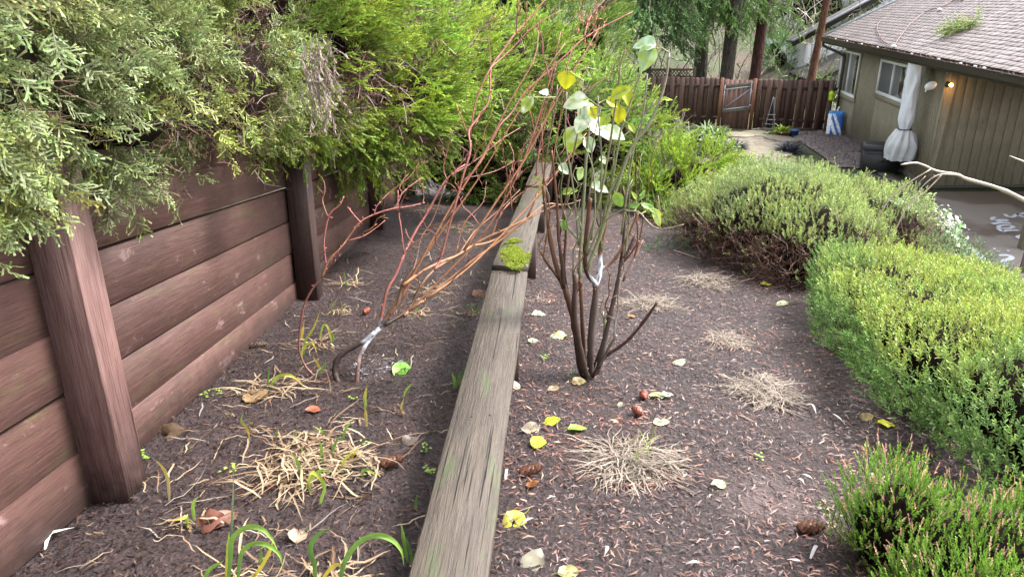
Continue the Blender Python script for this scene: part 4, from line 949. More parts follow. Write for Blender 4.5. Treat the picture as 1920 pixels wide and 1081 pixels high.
# ================================================================== SHRUBS ON THE RIGHT
def sprig_shrub(nm, cat, label, ells, n, kind, size, cb, ct, cs, upb=.6, lim=-.5, gap=.3, tw=900, twc=(.09, .038, .024), group=None, patch=None, zmin=None, flower=0, fs=4.0):
    c0 = np.mean([e[0] for e in ells], 0); root = thing(nm, (c0[0], c0[1], bedz(c0[0], c0[1])), label, cat, group)
    core_blob(ells, .56 if nm == 'low_hedge' else .74, 'shade_core', root, .12, lo=True)
    PP, NN = [], []; area = np.array([e[1][0] * e[1][1] + e[1][1] * e[1][2] + e[1][0] * e[1][2] for e in ells]); area = area / area.sum()
    for i, (c, r) in enumerate(ells):
        p, nv = ell_pts(c, r, int(n * area[i])); p = p * 1 + nv * ((fbm(p * fs, 31) - .5) * (.36 if zmin is not None else .22))[:, None]; keep = ~inside(p, ells, .93, i) & facing(p, nv, lim); PP.append(p[keep]); NN.append(nv[keep])
    P = np.concatenate(PP); Nv = np.concatenate(NN); g = fbm(P * fs, 33)
    if nm == 'low_hedge':                            # clipped flat on top
        top_ = (0.40 - .112 * P[:, 1]) + .325 - .25 * np.maximum(0, P[:, 0] - 2.0) + (fbm(P * [3.5, 3.5, 0], 35) - .5) * .17; P[:, 2] = np.minimum(P[:, 2], top_)
    k = (g > gap - (.10 if zmin is not None else 0)) & ((P[:, 2] > terr(P[:, 0], P[:, 1])))
    if zmin is not None:
        hgt = P[:, 2] - (0.40 - .112 * P[:, 1]) + (fbm(P * 5, 41) - .5) * .22; k &= (hgt > zmin) | (R.random(len(P)) < .05)
    Pt, Nt = P[~k], Nv[~k]; P, Nv = P[k], Nv[k]; n_ = len(P)
    P = P + Nv * R.uniform(-.07, .02, (n_, 1)) + R.normal(0, .012, (n_, 3)); D = nrm(Nv * .6 + np.array([0, 0, upb]) + R.normal(0, .3, (n_, 3)))
    a1 = jit(cb, n_, .25); a2 = jit(ct, n_, .25)
    if patch is not None:
        q = np.clip((fbm(P * patch[0], 51) - patch[1]) * 6, 0, 1)[:, None]; a1 = a1 * (1 - q) + jit(patch[2], n_, .2) * q; a2 = a2 * (1 - q) + jit(patch[3], n_, .2) * q
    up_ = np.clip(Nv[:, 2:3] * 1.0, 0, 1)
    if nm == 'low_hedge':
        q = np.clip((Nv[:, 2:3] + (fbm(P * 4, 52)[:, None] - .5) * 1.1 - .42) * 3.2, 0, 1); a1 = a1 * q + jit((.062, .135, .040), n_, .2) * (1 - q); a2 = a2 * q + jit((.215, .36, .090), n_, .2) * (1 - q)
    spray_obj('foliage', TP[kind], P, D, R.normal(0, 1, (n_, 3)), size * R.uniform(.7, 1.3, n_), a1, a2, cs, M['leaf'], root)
    if len(Pt) < tw and zmin is None: Pt = np.concatenate([Pt, P]); Nt = np.concatenate([Nt, Nv])
    ii = R.integers(0, len(Pt), tw); tp = Pt[ii] - Nt[ii] * R.uniform(0, .12, (tw, 1)); cc = jit(twc, tw, .5)
    spray_obj('bare_twigs', TP['twig'], tp, nrm(Nt[ii] * .3 + np.array([0, 0, .4]) + R.normal(0, .6, (tw, 3))), R.normal(0, 1, (tw, 3)), size * R.uniform(1.5, 3.2, tw), cc, cc * 1.5, cc * .7, M['twig'], root)
    for q in range(7):
        e = P[R.integers(n_)]; a = np.array([c0[0] + R.normal(0, .08), c0[1] + R.normal(0, .1), terr(c0[0], c0[1]) - .03]); mb = MB(); add_tube(mb, catmull([a, (a + e) / 2 + R.normal(0, .04, 3), e], 4), [.012, .008, .004], 5, twc); mb.build('stem', M['twig'], root)
    if flower:
        ii = R.integers(0, n_, flower); pf = P[ii] + D[ii] * size * .9; cc = jit((.55, .36, .25), flower, .25)
        spray_obj('seed_heads', TP['heath'], pf, D[ii], R.normal(0, 1, (flower, 3)), size * .7 * R.uniform(.6, 1.2, flower), cc, cc * 1.2, cc * .6, M['dead'], root)
    return root
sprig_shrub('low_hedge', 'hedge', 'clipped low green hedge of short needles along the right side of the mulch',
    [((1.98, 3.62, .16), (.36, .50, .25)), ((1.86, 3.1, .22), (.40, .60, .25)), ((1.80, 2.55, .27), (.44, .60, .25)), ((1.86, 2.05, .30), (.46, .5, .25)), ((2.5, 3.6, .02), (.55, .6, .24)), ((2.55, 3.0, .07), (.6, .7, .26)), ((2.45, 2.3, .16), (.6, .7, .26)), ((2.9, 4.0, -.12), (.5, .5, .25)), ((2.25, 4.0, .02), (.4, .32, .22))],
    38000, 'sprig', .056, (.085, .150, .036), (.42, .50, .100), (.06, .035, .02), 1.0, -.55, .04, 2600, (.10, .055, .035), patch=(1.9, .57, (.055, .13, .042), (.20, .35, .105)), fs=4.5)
sprig_shrub('heather_shrub', 'shrub', 'rounded olive green shrub with bare reddish twigs at its foot beyond the low hedge',
    [((1.98, 5.25, .03), (.58, .72, .40)), ((2.30, 6.0, -.06), (.70, .75, .39)), ((1.80, 5.85, -.12), (.46, .55, .35)), ((2.8, 5.6, -.14), (.5, .6, .38)), ((2.02, 4.65, .04), (.42, .44, .33))],
    22000, 'sprig', .060, (.12, .165, .055), (.39, .48, .145), (.12, .08, .045), .9, -.5, .26, 4600, (.085, .042, .028), patch=(2.5, .5, (.11, .16, .065), (.29, .38, .15)), zmin=.30, fs=4.5)
sprig_shrub('heather_shrub', 'shrub', 'smaller yellow green shrub sloping down to the driveway behind the olive shrub',
    [((3.15, 5.9, -.42), (.45, .6, .34)), ((3.5, 6.5, -.62), (.45, .6, .34)), ((2.95, 4.95, -.32), (.45, .5, .34))],
    7000, 'sprig', .066, (.11, .155, .055), (.37, .44, .15), (.10, .045, .028), .9, -.5, .25, 900, patch=(2.5, .5, (.07, .11, .05), (.15, .23, .12)))
sprig_shrub('heath_plant', 'heather', 'small bright green heather with tan seed heads in the near right corner',
    [((1.02, 1.60, .30), (.155, .14, .17)), ((1.22, 1.50, .27), (.25, .2, .17)), ((1.42, 1.42, .26), (.25, .2, .16)), ((1.05, 1.30, .28), (.19, .16, .15)), ((1.28, 1.22, .27), (.25, .2, .16))],
    10500, 'heath', .049, (.065, .145, .022), (.24, .42, .055), (.05, .03, .015), 1.1, -.6, .10, 700, (.06, .035, .02), flower=800, fs=7)
sprig_shrub('ground_cover', 'ground cover', 'yellow green ground cover at the foot of the low spreading juniper',
    [((1.72, 6.75, -.33), (.34, .40, .15)), ((2.0, 6.9, -.36), (.34, .4, .16)), ((1.6, 7.15, -.38), (.3, .3, .15))], 3200, 'coarse', .10, (.08, .16, .04), (.28, .40, .10), (.08, .05, .03), .8, -.6, .2, 300)

# ================================================================== PRUNED SHRUBS (stems traced, each at its own depth)
PAINT = []
def stem(parent, px, y0, y1, r0, r1, c0, c1, name='stem', sides=8, knob=.22, spur=.35):
    """px: photo columns/rows of the stem; depth runs from y0 to y1 along it"""
    n = len(px); P = [at(p[0], p[1], y0 + (y1 - y0) * i / (n - 1)) for i, p in enumerate(px)]
    P = catmull(P, 4); m_ = len(P); P = P + np.cumsum(R.normal(0, .0009, (m_, 3)), 0) * .5
    rad = np.linspace(r0, r1, m_) * (1 + knob * (R.random(m_) - .5)); rad[::5] *= 1 + knob * .8
    V, Q, T = tube(P, rad, sides); k = np.concatenate([np.repeat(np.linspace(0, 1, m_), sides), [0, 1]])[:, None]
    C = np.array(c0) * (1 - k) + np.array(c1) * k; C = C * (.7 + .6 * fbm(V * [90, 90, 40], 17)[:, None])
    for pc_, pr_ in PAINT:
        kk = np.clip((1.15 - np.linalg.norm((V - pc_) * [1, .6, .8], axis=1) / pr_) * 2.2, 0, 1) * (fbm(V * 130, 23) > .36); C = C * (1 - kk[:, None]) + np.array([.62, .65, .71]) * kk[:, None]
    mb = MB(); mb.add(V, Q, C, T)
    for q in range(int(m_ * spur)):                            # bud spurs and cut stubs
        i = int(R.integers(2, m_ - 1)); d = nrm(R.normal(0, 1, 3) + [0, 0, .5] + (P[i] - P[i - 1]) * 30); L = R.uniform(.006, .016) + rad[i] * .8; add_tube(mb, [P[i], P[i] + d * L * .6, P[i] + d * L], [rad[i] * .5 + .0008, rad[i] * .35 + .0008, rad[i] * .2 + .0004], 5, np.array(c1) * R.uniform(.6, 1.2))
    return link(name, mb.mesh(name, True), M['twig'], parent), P
RED, ORG, DKB, PNK = (.185, .066, .048), (.225, .100, .042), (.035, .022, .018), (.33, .11, .095)
b0 = ong(655, 716); red = thing('red_twig_shrub', b0, 'leaning bare shrub with reddish orange stems and a white painted fork left of the rail', 'shrub')
def rs(px, y0, y1, r0, r1, c0=ORG, c1=RED, **k): return stem(red, px, y0, y1, r0 * .78, r1 * .78, c0, c1, **k)
Y0 = b0[1]
PAINT[:] = [(at(708, 618, Y0 + .09), .030), (at(690, 642, Y0 + .07), .022)]
rs([(640, 722), (631, 710), (627, 690), (638, 666), (669, 646), (697, 627), (712, 614)], Y0, Y0 + .10, .016, .013, DKB, (.06, .04, .035))
rs([(668, 722), (671, 686), (675, 664), (691, 640), (712, 614)], Y0, Y0 + .10, .012, .010, (.13, .05, .035), (.30, .27, .27))
# main limbs from the fork
rs([(712, 610), (724, 549), (741, 516), (757, 480), (766, 461), (781, 432), (801, 401), (827, 352), (845, 329), (871, 311)], Y0 + .1, 3.35, .0095, .0045, RED, PNK)
rs([(716, 606), (744, 572), (755, 535), (774, 506), (788, 488), (806, 478)], Y0 + .1, 3.1, .011, .008, (.12, .06, .035), (.06, .04, .03))
rs([(755, 535), (790, 510), (827, 491), (855, 480), (887, 461), (918, 453), (960, 430), (990, 410)], Y0 + .15, 3.55, .0095, .0055, ORG, (.20, .09, .04))
rs([(720, 610), (757, 588), (769, 576), (788, 538), (807, 513), (827, 497), (855, 480), (900, 452), (950, 428), (989, 408)], Y0 + .1, 3.5, .011, .007, DKB, ORG)
rs([(757, 592), (778, 573), (802, 558), (841, 524), (893, 482), (935, 452), (989, 408), (1020, 383), (1048, 382)], Y0 + .12, 3.6, .0095, .004, (.16, .08, .04), ORG)
rs([(989, 408), (1003, 375), (1011, 356), (1048, 315), (1085, 272), (1120, 240), (1149, 211)], 3.5, 3.75, .0062, .0035, (.20, .07, .04), RED)
rs([(989, 410), (1020, 395), (1042, 386), (1068, 383), (1090, 375)], 3.5, 3.7, .0045, .0022, ORG, RED)
rs([(918, 453), (937, 405), (955, 380), (985, 357), (1022, 337), (1052, 315)], 3.4, 3.75, .005, .003, ORG, RED)
rs([(860, 478), (885, 440), (900, 425), (940, 390), (975, 355)], 3.3, 3.75, .005, .0025, ORG, RED)
rs([(815, 506), (827, 481), (846, 412), (866, 337), (882, 280), (879, 246), (897, 220), (917, 187), (920, 130), (940, 100), (962, 67), (985, 42), (1020, 2), (1040, -15)], 3.0, 3.75, .0072, .0038, RED, PNK)
rs([(866, 345), (895, 311), (913, 282), (937, 235), (959, 212), (985, 172), (1030, 132), (1072, 92), (1097, 70), (1130, 50), (1185, 22)], 3.25, 3.85, .0062, .0028, RED, PNK)
rs([(1095, 71), (1103, 42), (1115, 22), (1137, -3)], 3.7, 3.85, .004, .0025, PNK, PNK)
rs([(880, 262), (892, 190), (917, 132), (930, 117), (955, 95), (1000, 50), (1052, 19)], 3.3, 3.7, .005, .0022, RED, PNK)
rs([(921, 132), (918, 95), (912, 42)], 3.5, 3.6, .0025, .0016, RED, RED); rs([(968, 62), (971, 30), (972, -5)], 3.55, 3.6, .0028, .002, RED, RED)
rs([(1005, 330), (1012, 270), (1030, 205), (1052, 160), (1065, 117), (1073, 92)], 3.5, 3.7, .0045, .003, RED, PNK)
rs([(1030, 345), (1042, 265), (1052, 205), (1060, 130), (1078, 98)], 3.55, 3.7, .004, .002, RED, RED)
rs([(1092, 262), (1083, 212), (1097, 175), (1130, 152), (1158, 128)], 3.65, 3.75, .004, .002, RED, PNK)
rs([(845, 329), (893, 300), (940, 262), (975, 240)], 3.25, 3.6, .004, .002, RED, PNK); rs([(870, 335), (930, 320), (965, 300)], 3.3, 3.5, .003, .0015, RED, PNK)
rs([(758, 477), (752, 430), (747, 391), (747, 358)], 3.0, 3.1, .0045, .0028, RED, PNK); rs([(775, 455), (766, 445), (760, 428)], 3.0, 3.05, .003, .002, RED, RED)
rs([(745, 372), (765, 352), (792, 332)], 3.08, 3.2, .003, .002, RED, PNK); rs([(838, 338), (832, 310), (848, 250), (852, 248)], 3.2, 3.3, .0035, .002, RED, RED)
rs([(835, 345), (812, 410), (790, 445), (783, 480), (775, 508)], 3.25, 3.0, .0035, .003, (.14, .07, .05), (.12, .06, .04)); rs([(850, 490), (870, 420), (905, 380), (912, 340)], 3.25, 3.5, .0035, .002, ORG, RED)
rs([(970, 330), (975, 290), (990, 262), (1000, 268)], 3.5, 3.55, .003, .002, RED, PNK); rs([(905, 348), (893, 320), (905, 295), (925, 270), (930, 300)], 3.4, 3.45, .0025, .0015, RED, PNK)
rs([(960, 395), (958, 340), (985, 300), (1002, 258), (1020, 215), (1038, 150), (1045, 120)], 3.45, 3.65, .004, .002, RED, PNK)
rs([(930, 430), (955, 330), (963, 290), (955, 268)], 3.4, 3.5, .003, .0018, RED, PNK)
for i, px in enumerate(([(757, 592), (830, 520), (905, 440), (960, 350), (1000, 250), (1030, 150), (1050, 60)], [(720, 600), (770, 520), (830, 430), (900, 330), (960, 230), (1010, 150), (1060, 80)], [(745, 570), (800, 470), (850, 380), (905, 290), (955, 190), (1000, 110), (1010, 40)], [(800, 560), (880, 500), (960, 420), (1040, 330), (1100, 250)], [(870, 470), (930, 380), (985, 300), (1035, 205), (1085, 120), (1120, 60)])):
    rs(px, Y0 + .14, 3.5 + .08 * (i % 4), .0062, .0026, ORG, (RED, ORG)[i % 2])
# low side stems on the left
rs([(656, 721), (620, 713), (591, 705), (569, 680), (560, 646), (566, 591), (577, 558), (596, 530), (612, 506), (609, 466), (611, 435), (620, 401), (636, 386), (645, 369)], Y0, 3.0, .0065, .0034, (.10, .045, .035), PNK)
rs([(603, 522), (618, 488), (641, 463), (654, 447), (677, 417), (700, 404), (737, 393), (770, 388), (798, 381)], 2.9, 3.1, .0058, .0032, ORG, PNK)
rs([(677, 417), (664, 404), (651, 388)], 2.98, 3.0, .003, .0024, PNK, PNK); rs([(701, 403), (706, 388), (713, 378)], 3.0, 3.02, .0028, .0022, PNK, PNK); rs([(652, 451), (682, 443), (702, 430), (721, 414)], 2.95, 3.02, .003, .0022, PNK, PNK)

RP = [np.array([v.co[:] for v in c.data.vertices]) for c in red.children if len(c.data.vertices) > 60]
for i in range(46):
    q = RP[int(R.integers(len(RP)))]; q = q[q[:, 2] > b0[2] + .22]
    if not len(q): continue
    b_ = q[int(R.integers(len(q)))]; L = R.uniform(.08, .30); d = nrm(np.array([R.normal(.25, .45), R.normal(.1, .35), .8])); P = catmull([b_ + d * L * t + R.normal(0, .007, 3) * (t > 0) for t in np.linspace(0, 1, 6)], 3); mb = MB(); cc = np.array((RED, PNK, ORG)[i % 3]) * R.uniform(.7, 1.1); add_tube(mb, P, [.0026, .0021, .0013], 5, cc)
    for k in range(3): j = int(R.integers(2, len(P) - 1)); e = P[j] + nrm(d + R.normal(0, .8, 3)) * R.uniform(.015, .06); add_tube(mb, [P[j], (P[j] + e) / 2, e], [.0017, .0014, .0010], 4, cc)
    mb.build('stem', M['twig'], red, True)

# ---- the multi-stemmed leafy shrub right of the rail
g0 = ong(1103, 704); ls = thing('leafy_pruned_shrub', g0, 'pruned multi stemmed shrub with green canes and pale yellow leaves right of the rail', 'shrub')
YG = g0[1]; SP = []
PAINT[:] = [(at(1122, 515, YG + .03), .034), (at(1125, 497, YG + .04), .028)]
BRN, BRT, GRN, GRY = (.030, .019, .015), (.15, .065, .032), (.17, .19, .085), (.19, .16, .12)
def gs(px, dy0, dy1, r0, r1, c0=BRN, c1=BRT, **k):
    o_, P = stem(ls, px, YG + dy0, YG + dy1, r0 * .80, r1 * .80, c0, c1, **k); SP.append(P); return o_
gs([(1100, 712), (1089, 690), (1082, 639), (1073, 589), (1060, 545), (1048, 516), (1035, 463), (1026, 400), (1020, 350)], 0, .02, .021, .008)
gs([(1104, 712), (1095, 690), (1085, 645), (1076, 580), (1079, 514)], -.02, -.05, .020, .012, BRN, (.07, .04, .03))
gs([(1057, 540), (1054, 494), (1048, 447), (1046, 400), (1040, 330), (1034, 282)], .0, .05, .010, .005); gs([(1048, 523), (1026, 494), (1013, 469)], 0, -.06, .0075, .006)
gs([(1066, 560), (1058, 500), (1062, 440), (1058, 395)], .03, .08, .009, .006)
gs([(1110, 712), (1107, 683), (1109, 620), (1117, 557), (1118, 530)], .02, .03, .020, .016, BRN, (.10, .07, .055))
gs([(1118, 532), (1101, 510), (1098, 463), (1104, 400), (1108, 372)], .03, .0, .013, .009, BRN, BRT); gs([(1119, 535), (1126, 504), (1127, 463), (1139, 400), (1144, 365)], .03, .08, .013, .009, (.14, .08, .05), BRT)
gs([(1128, 502), (1148, 491), (1170, 457), (1185, 425), (1196, 398)], .06, .10, .009, .006, BRT, (.2, .09, .04))
gs([(1118, 712), (1126, 670), (1139, 614), (1151, 563), (1161, 519), (1164, 494), (1177, 469), (1190, 440)], .05, .12, .016, .008, (.06, .05, .042), (.09, .045, .035))
gs([(1166, 495), (1183, 475), (1198, 452)], .1, .05, .006, .0045, BRT, RED); gs([(1168, 527), (1189, 482), (1206, 449)], .1, .2, .006, .0035, (.13, .07, .05), RED); gs([(1164, 494), (1170, 440), (1172, 380), (1168, 350)], .12, .16, .008, .006, BRN, (.12, .06, .045))
gs([(1112, 706), (1132, 672), (1160, 652), (1183, 633), (1214, 595), (1233, 566)], -.02, -.10, .010, .007, (.05, .026, .022), (.085, .035, .03))
gs([(1122, 690), (1140, 655), (1156, 628)], -.03, -.07, .009, .006, (.10, .08, .065), GRY); gs([(1112, 690), (1130, 640), (1136, 600)], .06, .1, .007, .005, BRN, GRY)
gs([(1097, 700), (1094, 640), (1090, 560), (1085, 500)], .05, .1, .012, .008, BRN, BRT)
# canes
gs([(1087, 520), (1089, 460), (1096, 356), (1103, 267), (1107, 240)], -.02, .0, .0085, .006, GRN, (.16, .18, .10), knob=.1)
gs([(1100, 505), (1122, 448), (1140, 395), (1155, 356), (1181, 282), (1214, 238), (1235, 195), (1248, 150), (1254, 98)], 0, .12, .009, .0055, GRN, GRY, knob=.2)
gs([(1254, 99), (1243, 91), (1231, 91), (1222, 87)], .12, .10, .004, .0025, GRY, (.25, .30, .08))
gs([(1125, 450), (1140, 371), (1170, 315), (1196, 260), (1207, 208), (1214, 140)], .04, .1, .0065, .0035, GRN, GRY); gs([(1165, 440), (1174, 374), (1185, 297), (1200, 232), (1230, 190)], .1, .14, .006, .003, GRN, GRY)
gs([(1098, 470), (1120, 390), (1140, 290), (1152, 208), (1164, 125)], .0, .04, .0065, .0038, GRN, (.15, .10, .06)); gs([(1138, 400), (1160, 270), (1166, 238), (1189, 171), (1203, 134)], .06, .1, .006, .0035, GRN, GRY)
gs([(1018, 345), (1026, 282), (1040, 208), (1044, 160)], .04, .06, .005, .003, BRT, GRY); gs([(1128, 470), (1126, 380), (1128, 300), (1122, 230), (1120, 180)], .05, .08, .006, .003, GRN, GRY)
gs([(1085, 460), (1078, 380), (1068, 310), (1060, 260), (1063, 170)], .02, .05, .005, .003, GRN, GRY); gs([(1130, 430), (1148, 330), (1155, 270), (1190, 240)], .08, .12, .005, .0025, GRN, GRN)
gs([(1050, 440), (1062, 360), (1072, 300), (1085, 225), (1092, 150)], .06, .08, .0045, .0025, BRT, GRY); gs([(1110, 470), (1075, 440), (1062, 415), (1080, 375), (1090, 345)], .03, .0, .004, .002, GRN, GRN)
gs([(1100, 480), (1130, 420), (1165, 395), (1180, 385), (1205, 372)], .0, -.08, .005, .0022, GRN, GRN); gs([(1170, 395), (1197, 398), (1212, 413), (1228, 427), (1250, 430), (1283, 422)], .05, -.12, .0045, .0022, GRY, (.24, .22, .14))
gs([(1108, 450), (1116, 395), (1112, 320), (1100, 280)], -.03, -.06, .0045, .0025, GRN, GRN)
for i in range(26):                               # further fine canes rising from the framework
    P0 = SP[int(R.integers(0, min(len(SP), 22)))]; b_ = P0[int(len(P0) * R.uniform(.35, .9))]; L = R.uniform(.22, .55); d = nrm(np.array([R.normal(.02, .12), R.normal(0, .12), 1.0])); n_ = 7
    if proj_px(P0[-1]) > 1212: continue
    P = catmull([b_ + d * L * t + np.array([R.normal(0, .012), R.normal(0, .012), 0]) * (t > 0) for t in np.linspace(0, 1, n_)], 3); SP.append(P); mb = MB(); q = np.linspace(0, 1, len(P)); cc = (np.array(GRN), np.array(BRT), np.array(GRY))[i % 3] * R.uniform(.7, 1.1)
    add_tube(mb, P, [.0036, .0028, .0018], 5, cc)
    for k in range(5): j = int(R.integers(2, len(P) - 1)); e = P[j] + nrm(R.normal(0, 1, 3) + [0, 0, .6]) * R.uniform(.012, .05); add_tube(mb, [P[j], (P[j] + e) / 2 + [0, 0, .002], e], [.0018, .0014, .0009], 4, cc)
    mb.build('stem', M['twig'], ls, True)
ALLP = np.concatenate(SP)
def leaf_np(L, W, curl=.25, fold=.25, nx=4, ny=7, notch=0, seed=0):
    r_ = np.random.default_rng(seed); V = []
    for j in range(ny + 1):
        t = j / ny; wd = W / 2 * (math.sin(math.pi * min(1, t ** .75 * .985 + .012)) ** .75)
        for i in range(nx + 1):
            q = i / nx * 2 - 1; V.append((q * wd * (1 + r_.normal(0, .035)), t * L, abs(q) * wd * fold * (1 - .4 * t) - curl * L * t * t + r_.normal(0, .012) * L))
    Q = [[j * (nx + 1) + i, j * (nx + 1) + i + 1, (j + 1) * (nx + 1) + i + 1, (j + 1) * (nx + 1) + i] for j in range(ny) for i in range(nx)]
    return np.array(V), np.array(Q)
def leaf_col(V, Q, c, c2=None, L=1, seed=0):
    r_ = np.random.default_rng(seed); C = np.tile(np.array(c, float), (len(V), 1)); q = fbm(V * 55 + seed, 3)[:, None]
    if c2 is not None: k = np.clip((q - .42) * 4, 0, 1); C = C * (1 - k) + np.array(c2) * k
    vein = (np.abs(V[:, 0]) < 1e-4)[:, None]; C = np.where(vein, C * .7 + np.array(c) * .1, C); return C * (.88 + .24 * q)
WHT, PALE, YEL, YGR, GRE = (.60, .66, .52), (.32, .45, .23), (.46, .46, .02), (.30, .40, .05), (.17, .32, .06)
def hang_leaf(px, py, size, wid, ang, col, col2=None, dy=0., tilt=.3, seed=0):
    """leaf centred on a photo position; ang = direction its tip points, degrees clockwise from up in the picture"""
    y = YG + .06 + dy; L = size * y / F * .94; W = wid * y / F * .98; c = at(px, py, y); V, Q = leaf_np(L, W, (.15, .45, .3)[seed % 3], (.3, .7, .5)[(seed + 1) % 3], 6, 9, 0, seed); V[:, 2] += .05 * L * np.sin(V[:, 1] / L * 9 + seed) * np.abs(V[:, 0]) / W * 2
    a_ = math.radians(ang); tip = np.array([math.sin(a_), -.18, math.cos(a_)]); tip = nrm(tip); nv = nrm(np.array([.15 * math.sin(seed * 2.1), -.75, .62 + .25 * math.cos(seed * 1.7)]) - 0); nv = nrm(nv - tip * tip.dot(nv)); s_ = np.cross(tip, nv)
    o_ = c - tip * L * .5; W_ = o_ + V[:, :1] * s_ + V[:, 1:2] * tip + V[:, 2:] * nv
    lf = link('leaf', mesh_np('leaf', W_, Q, leaf_col(V, Q, col, col2, L, seed), True), M['blade'], ls)
    d_ = np.linalg.norm(ALLP - o_, axis=1); e = ALLP[np.argmin(d_)]; m_ = (o_ + e) / 2 - np.array([0, 0, .01]) - tip * .01
    mb = MB(); add_tube(mb, catmull([e, m_, o_, o_ + tip * L * .2], 3), [.0022, .0016, .001], 5, (.26, .30, .10)); mb.build('petiole', M['twig'], lf)
LV = [(1213, 110, 50, 36, 205, PALE, YGR), (1211, 81, 40, 30, 275, PALE, (.5, .66, .5)), (1062, 150, 34, 34, 190, YEL, None), (989, 197, 36, 24, 215, YGR, WHT), (1021, 173, 18, 16, 300, WHT, None), (1080, 190, 50, 34, 260, WHT, YGR), (1098, 212, 46, 34, 170, WHT, PALE), (1122, 236, 62, 42, 110, WHT, PALE), (1153, 248, 48, 32, 105, PALE, WHT), (1166, 172, 46, 22, 60, YGR, YEL), (1178, 184, 34, 24, 140, YEL, YGR), (1160, 216, 34, 28, 190, YEL, None), (1112, 212, 26, 22, 150, YEL, None), (1150, 192, 30, 18, 110, YEL, None), (1072, 262, 54, 38, 195, YGR, WHT), (1104, 272, 34, 26, 150, PALE, WHT), (1058, 316, 26, 20, 120, WHT, PALE), (1088, 326, 28, 16, 200, (.4, .55, .2), None), (1069, 359, 34, 16, 70, GRE, YGR), (1125, 350, 38, 24, 95, WHT, PALE), (1160, 375, 34, 22, 150, YGR, GRE), (1058, 422, 22, 16, 160, GRE, YGR), (1221, 389, 46, 14, 110, GRE, YGR), (1233, 408, 42, 18, 155, (.45, .58, .2), YEL), (1190, 385, 22, 10, 60, GRE, None), (1205, 365, 18, 10, 20, GRE, None), (1190, 366, 18, 9, 330, YGR, None), (1185, 240, 24, 12, 140, YGR, None), (1134, 225, 26, 20, 220, YGR, None), (1132, 300, 22, 14, 120, WHT, PALE), (1250, 186, 24, 8, 85, YGR, None), (1090, 232, 40, 30, 200, PALE, WHT)]
for i, q in enumerate(LV): hang_leaf(*q, dy=R.normal(0, .05), seed=i)

# ================================================================== MOSS ON THE RAIL
def moss(px, py, rx, ry, n, lab, h=.02, den=1):
    p = at(px, py, 3.0)
    lo, hi = .5, 8.2
    for _ in range(40):
        m_ = (lo + hi) / 2; q = rail_pt(m_) if rail_pt(m_) is not None else np.array([0, m_, .3]); d = q - EYE; zc = d[1] * math.cos(PIT) - d[2] * math.sin(PIT); yy = CY - F * (d[1] * math.sin(PIT) + d[2] * math.cos(PIT)) / zc
        if yy > py: lo = m_
        else: hi = m_
    c = rail_pt(m_) + np.array([0, 0, .019]); dx = (px - proj_px(c)) / F * m_; c = c + np.array([dx, 0, 0])
    d = R.normal(0, 1, (n, 2)); d = d / np.linalg.norm(d, axis=1, keepdims=True) * np.sqrt(R.random((n, 1))); P = np.stack([c[0] + d[:, 0] * rx, c[1] + d[:, 1] * ry, np.full(n, c[2])], 1)
    k = fbm(P * 40, 13) + .35 * (1 - (d ** 2).sum(1)) > (.47 if den else .56); k &= fbm(P * 11, 15) > .43; P = P[k]; n = len(P); hgt = h * (1 - (d[k] ** 2).sum(1)) ** .5 * R.uniform(.5, 1.1, n)
    P[:, 2] += hgt * .8 - .003 - .08 * (P[:, 1] - c[1]); a_ = jit((.16, .22, .014), n, .25); b_ = jit((.30, .37, .040), n, .25)
    P[:, 2] += (fbm(P * 55, 19) - .5) * h * .9; b_ = b_ * (.45 + 1.1 * fbm(P * 70, 29)[:, None]); V, Q, C = spray(TP['moss'], P, np.array([0, 0, 1.]) + R.normal(0, .5, (n, 3)), R.normal(0, 1, (n, 3)), .0115 * R.uniform(.6, 1.3, n), a_ * .6, b_, (.1, .1, .02))
    return tag(link('moss_cushion', mesh_np('moss_cushion', V, Q, C), M['leaf']), lab, 'moss')
moss(966, 481, .080, .33, 5200, 'bright yellow green moss cushion on the rail beside the plank joint', .004)
moss(1010, 350, .07, .8, 1300, 'thin moss speckling the far plank of the rail', .008, 0)
moss(1022, 300, .085, .35, 1500, 'yellow green moss patch at the far end of the rail', .022)

# ================================================================== CLUMPS IN THE BEDS
def blade_np(P, w, nv=None):
    P = np.asarray(P); n = len(P); T = nrm(np.gradient(P, axis=0)); h = np.array([0, 0, 1.]) if nv is None else nv
    s = nrm(np.cross(T, h) + 1e-6); up_ = np.cross(s, T); t = np.linspace(0, 1, n)[:, None]; W = w * np.clip(np.minimum(.55 + t * 2.2, (1.02 - t) * 2.6), .06, 1) / 2
    V = np.concatenate([P - s * W + up_ * W * .35, P, P + s * W + up_ * W * .35]); Q = [[i, i + 1, n + i + 1, n + i] for i in range(n - 1)] + [[n + i, n + i + 1, 2 * n + i + 1, 2 * n + i] for i in range(n - 1)]
    return V, Q, np.concatenate([t, t, t])
def arch(c, az, L, lean, droop, n=7):
    """a blade that rises, leans out and droops"""
    P = [np.array(c, float)]; el = math.radians(90 - lean)
    for i in range(n - 1):
        e = el - droop * ((i / (n - 1)) ** 1.2); st = L / (n - 1); q = P[-1] + np.array([math.cos(az) * math.cos(e), math.sin(az) * math.cos(e), math.sin(e)]) * st
        zf = bz(q[0], q[1]) + .006
        if q[2] < zf: q[2] = zf
        P.append(q)
    return np.array(P)
